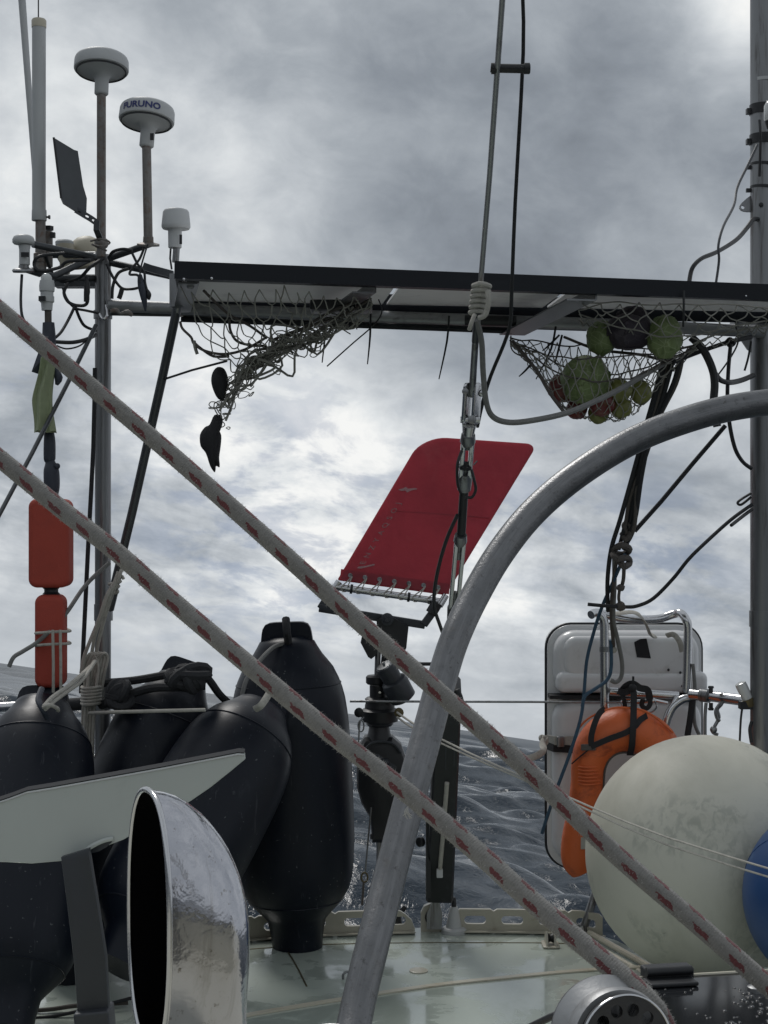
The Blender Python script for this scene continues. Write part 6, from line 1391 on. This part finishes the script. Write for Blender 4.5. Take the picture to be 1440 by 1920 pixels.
sheet([(-60, 812, 1.32), (0, 860, 1.31), (122, 960, 1.29), (217, 1034, 1.27), (325, 1128, 1.26), (560, 1325, 1.22), (670, 1414, 1.20), (775, 1496, 1.18), (907, 1608, 1.15), (993, 1686, 1.13), (1093, 1770, 1.11), (1180, 1842, 1.09), (1222, 1884, 1.08), (1246, 1925, 1.075), (1250, 1965, 1.075)], .0077, 'lower worn grey rope with red flecks, running down onto the turning block')
mb = MB(); rn = random.Random(5)
for i in range(7):
    mb.tube(pp([(765, 1512, 1.175), (762 + rn.uniform(-4, 4), 1522, 1.17), (764 + rn.uniform(-9, 10), 1530 + rn.uniform(-2, 6), 1.17)]), .00035, 5, 3)
single('frayed_tuft', mb, m_fuzz, 'tiny frayed tuft under the lower red flecked rope', 'tuft', P(766, 1530, 1.17))

# ================================================================== TURNING BLOCK AND HATCH
bd_ = 1.06; k = bd_ / F
t = thing('turning_block', 'large dark round turning block with a ring of holes, at the bottom edge', 'block', P(1160, 2100, bd_))
axb = Vector((.28, -1.0, .12)).normalized()
cB = P(1157, 1950, bd_)
u_ = axb.cross(Z).normalized(); v_ = u_.cross(axb).normalized()
if u_.x < 0: u_ = -u_
def disc(name, off, r0, th, holes=0, hr=0, hc=0, m=m_blockface, par=t):
    """cheek plate: a disc with a ring of real holes, built from wedges that each surround one hole"""
    if not holes:
        return part(name, MB().lathe([(off, r0 * .2), (off, r0 - .0015), (off + .0015, r0), (off + th - .0015, r0), (off + th, r0 - .0015), (off + th, r0 * .2)], cB, axb, 64), m, par)
    mb = MB(); ri = r0 * .42
    for h_ in range(holes):
        a0, a1 = 2 * math.pi * h_ / holes, 2 * math.pi * (h_ + 1) / holes; am = (a0 + a1) / 2; outer = []
        for i in range(7): a = a0 + (a1 - a0) * i / 7; outer.append((r0 * math.cos(a), r0 * math.sin(a)))
        for i in range(4): r_ = r0 + (ri - r0) * i / 4; outer.append((r_ * math.cos(a1), r_ * math.sin(a1)))
        for i in range(7): a = a1 + (a0 - a1) * i / 7; outer.append((ri * math.cos(a), ri * math.sin(a)))
        for i in range(4): r_ = ri + (r0 - ri) * i / 4; outer.append((r_ * math.cos(a0), r_ * math.sin(a0)))
        hx, hy = hc * math.cos(am), hc * math.sin(am)
        O = [cB + u_ * x_ + v_ * y_ + axb * off for x_, y_ in outer]
        I = []
        for x_, y_ in outer:
            an = math.atan2(y_ - hy, x_ - hx); I.append(cB + u_ * (hx + hr * math.cos(an)) + v_ * (hy + hr * math.sin(an)) + axb * off)
        mb.ringplate(O, I, axb * th)
    return part(name, mb, m, par, angle=30)
disc('cheek', .012, 90 * k, .004, 12, 12 * k, 63 * k)
disc('back_plate', .004, 88 * k, .002, m=m_hole)
disc('rear_cheek', -.026, 108 * k, .005, m=m_steel)
part('sheave', MB().lathe([(-.021, 110 * k), (-.018, 104 * k), (-.010, 92 * k), (.002, 98 * k), (.006, 94 * k)], cB, axb, 64), m_dull, t)
part('hub', MB().lathe([(.016, 36 * k), (.019, 36 * k), (.0195, 32 * k), (.0195, 26 * k), (.021, 25 * k), (.022, 12 * k)], cB, axb, 40), m_blockface, t)
part('rim_bead', MB().tube([cB + u_ * (90 * k * math.cos(a)) + v_ * (90 * k * math.sin(a)) + axb * .0165 for a in [2 * math.pi * i / 64 for i in range(64)]], .0008, 6, closed=True), m_bright, t)
st_ = cB - Vector((0, 0, cB.z - CABZ)) 
part('stand', MB().box((cB + st_) / 2 - Z * .03 - Y * -.012, .05, .03, (cB.z - CABZ) - .05), m_steel, t)
part('foot_plate', MB().slab(Vector((cB.x, cB.y + .012, CABZ + .001)), X, Y, Z, .10, .08, .012, .008, .003), m_steel, t)
line('block_tail', [(985, 1930, 1.16), (1030, 1908, 1.14), (1062, 1895, 1.12)], 8, m_cable, 'dark line end running into the left side of the turning block', 'rope', k=1)
hz_ = -.452
t = thing('acrylic_hatch', 'glossy smoked acrylic hatch with black hinge and beads of rain at the bottom right', 'hatch', Vector((.42, 1.2, CABZ)))
def onH(px, py): return P(px, py, -hz_ * F / (py - 960.0))
hfar = [onH(1175, 1836), onH(1700, 1806)]
hn = [Vector((hfar[1].x, .75, hz_)), Vector((hfar[0].x - .02, .75, hz_))]
part('pane', MB().prism([hfar[0], hfar[1], hn[0], hn[1]], Vector((0, 0, -.010))), m_smoke, t, smooth=False)
box_ = [hfar[0] + Vector((.01, -.012, -.0105)), hfar[1] + Vector((0, -.012, -.0105)), hn[0] + Vector((0, .01, -.0105)), hn[1] + Vector((.01, .01, -.0105))]
part('coaming', MB().prism(box_, Vector((0, 0, CABZ - hz_ + .0125))), m_cabin, t, smooth=False)
he = (hfar[1] - hfar[0]).normalized()
hc_ = onH(1250, 1833)
part('hinge', MB().box(hc_ + Z * .006 - Y * .002, R(93, 1.5), .020, .012, he, Z.cross(he), Z, bev=.002), m_black, t)
part('hinge_leaf', MB().box(hc_ + Z * .0025 - Y * .022, R(93, 1.5), .022, .004, he, Z.cross(he), Z, bev=.0015), m_black, t)
part('hinge_pin', MB().tube([hc_ + Z * .010 - Y * .012 - he * R(44, 1.5), hc_ + Z * .010 - Y * .012 + he * R(44, 1.5)], .0045, 12), m_black, t)
part('edge_lip', MB().tube([hfar[0] + Z * .0005, hfar[1] + Z * .0005], .0018, 8), m_trim, t)
rn = random.Random(21); mb = MB()
for i in range(80):
    px, py = (rn.uniform(1345, 1480) if i % 4 else rn.uniform(1225, 1345)), 1852 + 72 * rn.random()
    c_ = onH(px, py); r_ = rn.uniform(.0008, .0024) * (1.2 if px > 1345 else .6)
    rg = []
    for th in (.0, .5, 1.0, 1.4):
        rg.append([c_ + Vector((r_ * 1.0 * math.cos(th) * math.cos(a), r_ * 1.8 * math.cos(th) * math.sin(a), .0001 + r_ * .5 * math.sin(th))) for a in [2 * math.pi * j / 8 for j in range(8)]])
    mb.rings(rg)
part('rain_beads', mb, m_drop, t, kind='stuff')
part('corner_stop', MB().lathe([(0, .009), (.004, .0085), (.006, .004)], onH(1418, 1858), Z, 18), m_steel, t)

# ================================================================== COWL VENTILATOR
d = 1.5; k = d / F
piv = P(281, 1962, d); yaw = math.radians(25)
N0 = Vector((math.cos(yaw), math.sin(yaw), 0))          # away from the mouth, towards the right
T0 = Vector((-math.sin(yaw), math.cos(yaw), 0))
def smooth_tab(tab, u):
    return sum(lerp_tab(tab, min(1, max(0, u + o_))) * w_ for o_, w_ in ((-.06, .15), (-.03, .2), (0, .3), (.03, .2), (.06, .15)))
def cowl_ring(ph, shrink=0.0):
    """ph 90 = the upright mouth, 0 = the flat pipe; rings hinge on the lower lip"""
    s_ = (90 - ph) / 90.0; a = math.radians(ph)
    tbl = [(0, 482), (.05, 476), (.09, 466), (.13, 447), (.20, 416), (.31, 357), (.38, 319), (.5, 260), (.64, 216), (.8, 190), (1.0, 184)]
    L2 = smooth_tab(tbl, s_) * k
    wd = (133 * k * 2) * (1 - .42 * s_ ** 1.6) / 2
    up_ = N0 * math.cos(a) + Z * math.sin(a)
    c_ = piv + up_ * (L2 / 2 + .0 ); out = []
    for j in range(48):
        f = 2 * math.pi * j / 48
        cf, sf_ = math.cos(f), math.sin(f)
        out.append(c_ + up_ * ((L2 / 2 - shrink) * math.copysign(abs(cf) ** .84, cf)) + T0 * ((wd - shrink) * math.copysign(abs(sf_) ** .84, sf_)))
    return out
rg = [cowl_ring(90 - 3 * i) for i in range(31)]
last = rg[-1]; cl = sum(last, Vector()) / 48
for dz_ in (.02, .05): rg.append([p - Z * dz_ for p in last])
foot_c = Vector((cl.x, cl.y, CABZ))
rg.append([foot_c + (p - cl) for p in last])
t = thing('cowl_vent', 'polished steel cowl ventilator with a dark oval mouth facing left', 'ventilator', foot_c)
part('hood', MB().rings(rg, False, False), m_cowl, t, angle=70)
rg2 = [cowl_ring(ph, .0016) for ph in (90, 83, 72, 57, 41, 25, 9, 0)]
l2 = rg2[-1]; rg2.append([p - Z * .06 for p in l2])
part('inside', MB().rings(rg2, False, False), m_hole, t, angle=70)  # lining whose colour carries the darkness of the hood's interior
part('inside_floor', MB().rings([[p - Z * .058 for p in l2], [cl + (p - cl) * .05 - Z * .058 for p in l2]]), m_hole, t)
lip_ = cowl_ring(90)
part('rolled_lip', MB().tube([p - N0 * .001 for p in lip_], .0030, 10, closed=True), m_bright, t)
part('base_flange', MB().rings([[foot_c + (p - cl) * 1.0 + Z * .012 for p in last], [foot_c + (p - cl) * 1.35 + Z * .010 for p in last], [foot_c + (p - cl) * 1.38 + Z * .001 for p in last]], False, False), m_bright, t)

# ================================================================== ANCHOR
d = 2.35; k = d / F
t = thing('stowed_anchor', 'pale grey plate anchor fluke with dark top edge on a dark grey shank', 'anchor', P(200, 2010, 2.3))
top = [(-70, 1524), (-10, 1505), (18, 1496), (50, 1484), (100, 1476), (200, 1458), (300, 1440), (400, 1421), (447, 1412), (458, 1413)]
low = [(459, 1424), (430, 1448), (395, 1476), (360, 1500), (318, 1527), (262, 1556), (232, 1574), (200, 1586), (160, 1600), (118, 1614), (60, 1619), (0, 1616), (-70, 1606)]
fr0 = pp([(a, b, d) for a, b in top + low]); nrm = Vector((.06, .05, 0))
c = sum(fr0, Vector()) / len(fr0)
def shell_(s_, off): return [c + (p - c) * s_ + off for p in fr0]
part('fluke', MB().rings([shell_(.985, Vector((0, -.002, 0))), shell_(1, Vector((0, 0, 0))), shell_(1, Vector((0, .012, 0))), shell_(.985, Vector((0, .014, 0)))]), m_anchor, t, angle=30)
tl = [P(a, b - 1.5, d) for a, b in top]
part('top_edge', MB().rings([[p + Vector((0, -.0005, .0003)), p + Vector((0, .012, .0045)), p + Vector((0, .015, .003)), p + Vector((0, .010, -.002))] for p in tl]), m_edge, t, angle=30)
tb_ = [P(a, b + 2.2, d) - Y * .0025 for a, b in top[1:]]
part('bright_edge', MB().tube(tb_, .0014, 6), m_white, t)
u = pp([(115, 1612, d - .012), (168, 1592, d - .012), (200, 2010, 2.28), (155, 2010, 2.28)])
sh = [(116, 1606), (136, 1600), (168, 1590), (170, 1602), (186, 1700), (200, 1790), (206, 1890), (208, 1925), (222, 2010), (150, 2010), (146, 1925), (146, 1885), (140, 1800), (128, 1700)]
fs_ = pp([(a, b, d - .03) for a, b in sh]); c = sum(fs_, Vector()) / len(fs_)
part('shank', MB().rings([[c + (p - c) * .96 + Y * -.008 for p in fs_], [p + Y * -.006 for p in fs_], [p + Y * .006 for p in fs_]]), m_shank, t, angle=30)
part('shank_ferrule', MB().box(P(178, 1912, d - .03), 66 * k, .05, 46 * k, Vector((.99, 0, .10)), Y, Vector((-.10, 0, .99)), bev=.004), m_shank, t)
gs = pp([(a, b, d - .004) for a, b in [(168, 1594), (180, 1584), (197, 1577), (211, 1573), (209, 1580), (200, 1588), (186, 1596), (170, 1600)]])
part('socket_hollow', MB().prism(gs, Vector((0, -.0015, 0))), m_shank, t, smooth=False)
part('socket_lip', MB().tube(pp([(150, 1603, d - .006), (170, 1588, d - .012), (192, 1577, d - .008), (212, 1572, d - .004)]), .0035, 8, 4), m_anchor, t)
part('shank_foot', MB().box(Vector((P(186, 0, d - .03).x, 2.32, (P(0, 2008, 2.32).z + DECKZ) / 2 + .012)), .045, .035, P(0, 2005, 2.32).z - DECKZ - .03), m_shank, t)
line('deck_rope', [(20, 1897, 3.9), (90, 1893, 3.9), (150, 1885, 3.92), (240, 1880, 3.95)], 5, m_brownrope, 'brown rope lying on the deck behind the anchor shank', 'rope', 'ropes on the left of the deck')
line('deck_rope', [(0, 1907, 3.85), (80, 1908, 3.86), (160, 1893, 3.88), (260, 1868, 3.95)], 4, m_darkrope, 'dark rope lying on the deck beside the brown one', 'rope', 'ropes on the left of the deck')

# ================================================================== HEEL THE BOAT TO THE SEA
for o in list(S.objects):
    if o.parent is None and o.type in {'MESH', 'EMPTY'} and o.name != 'sea':
        o.matrix_basis = HEEL @ o.matrix_basis
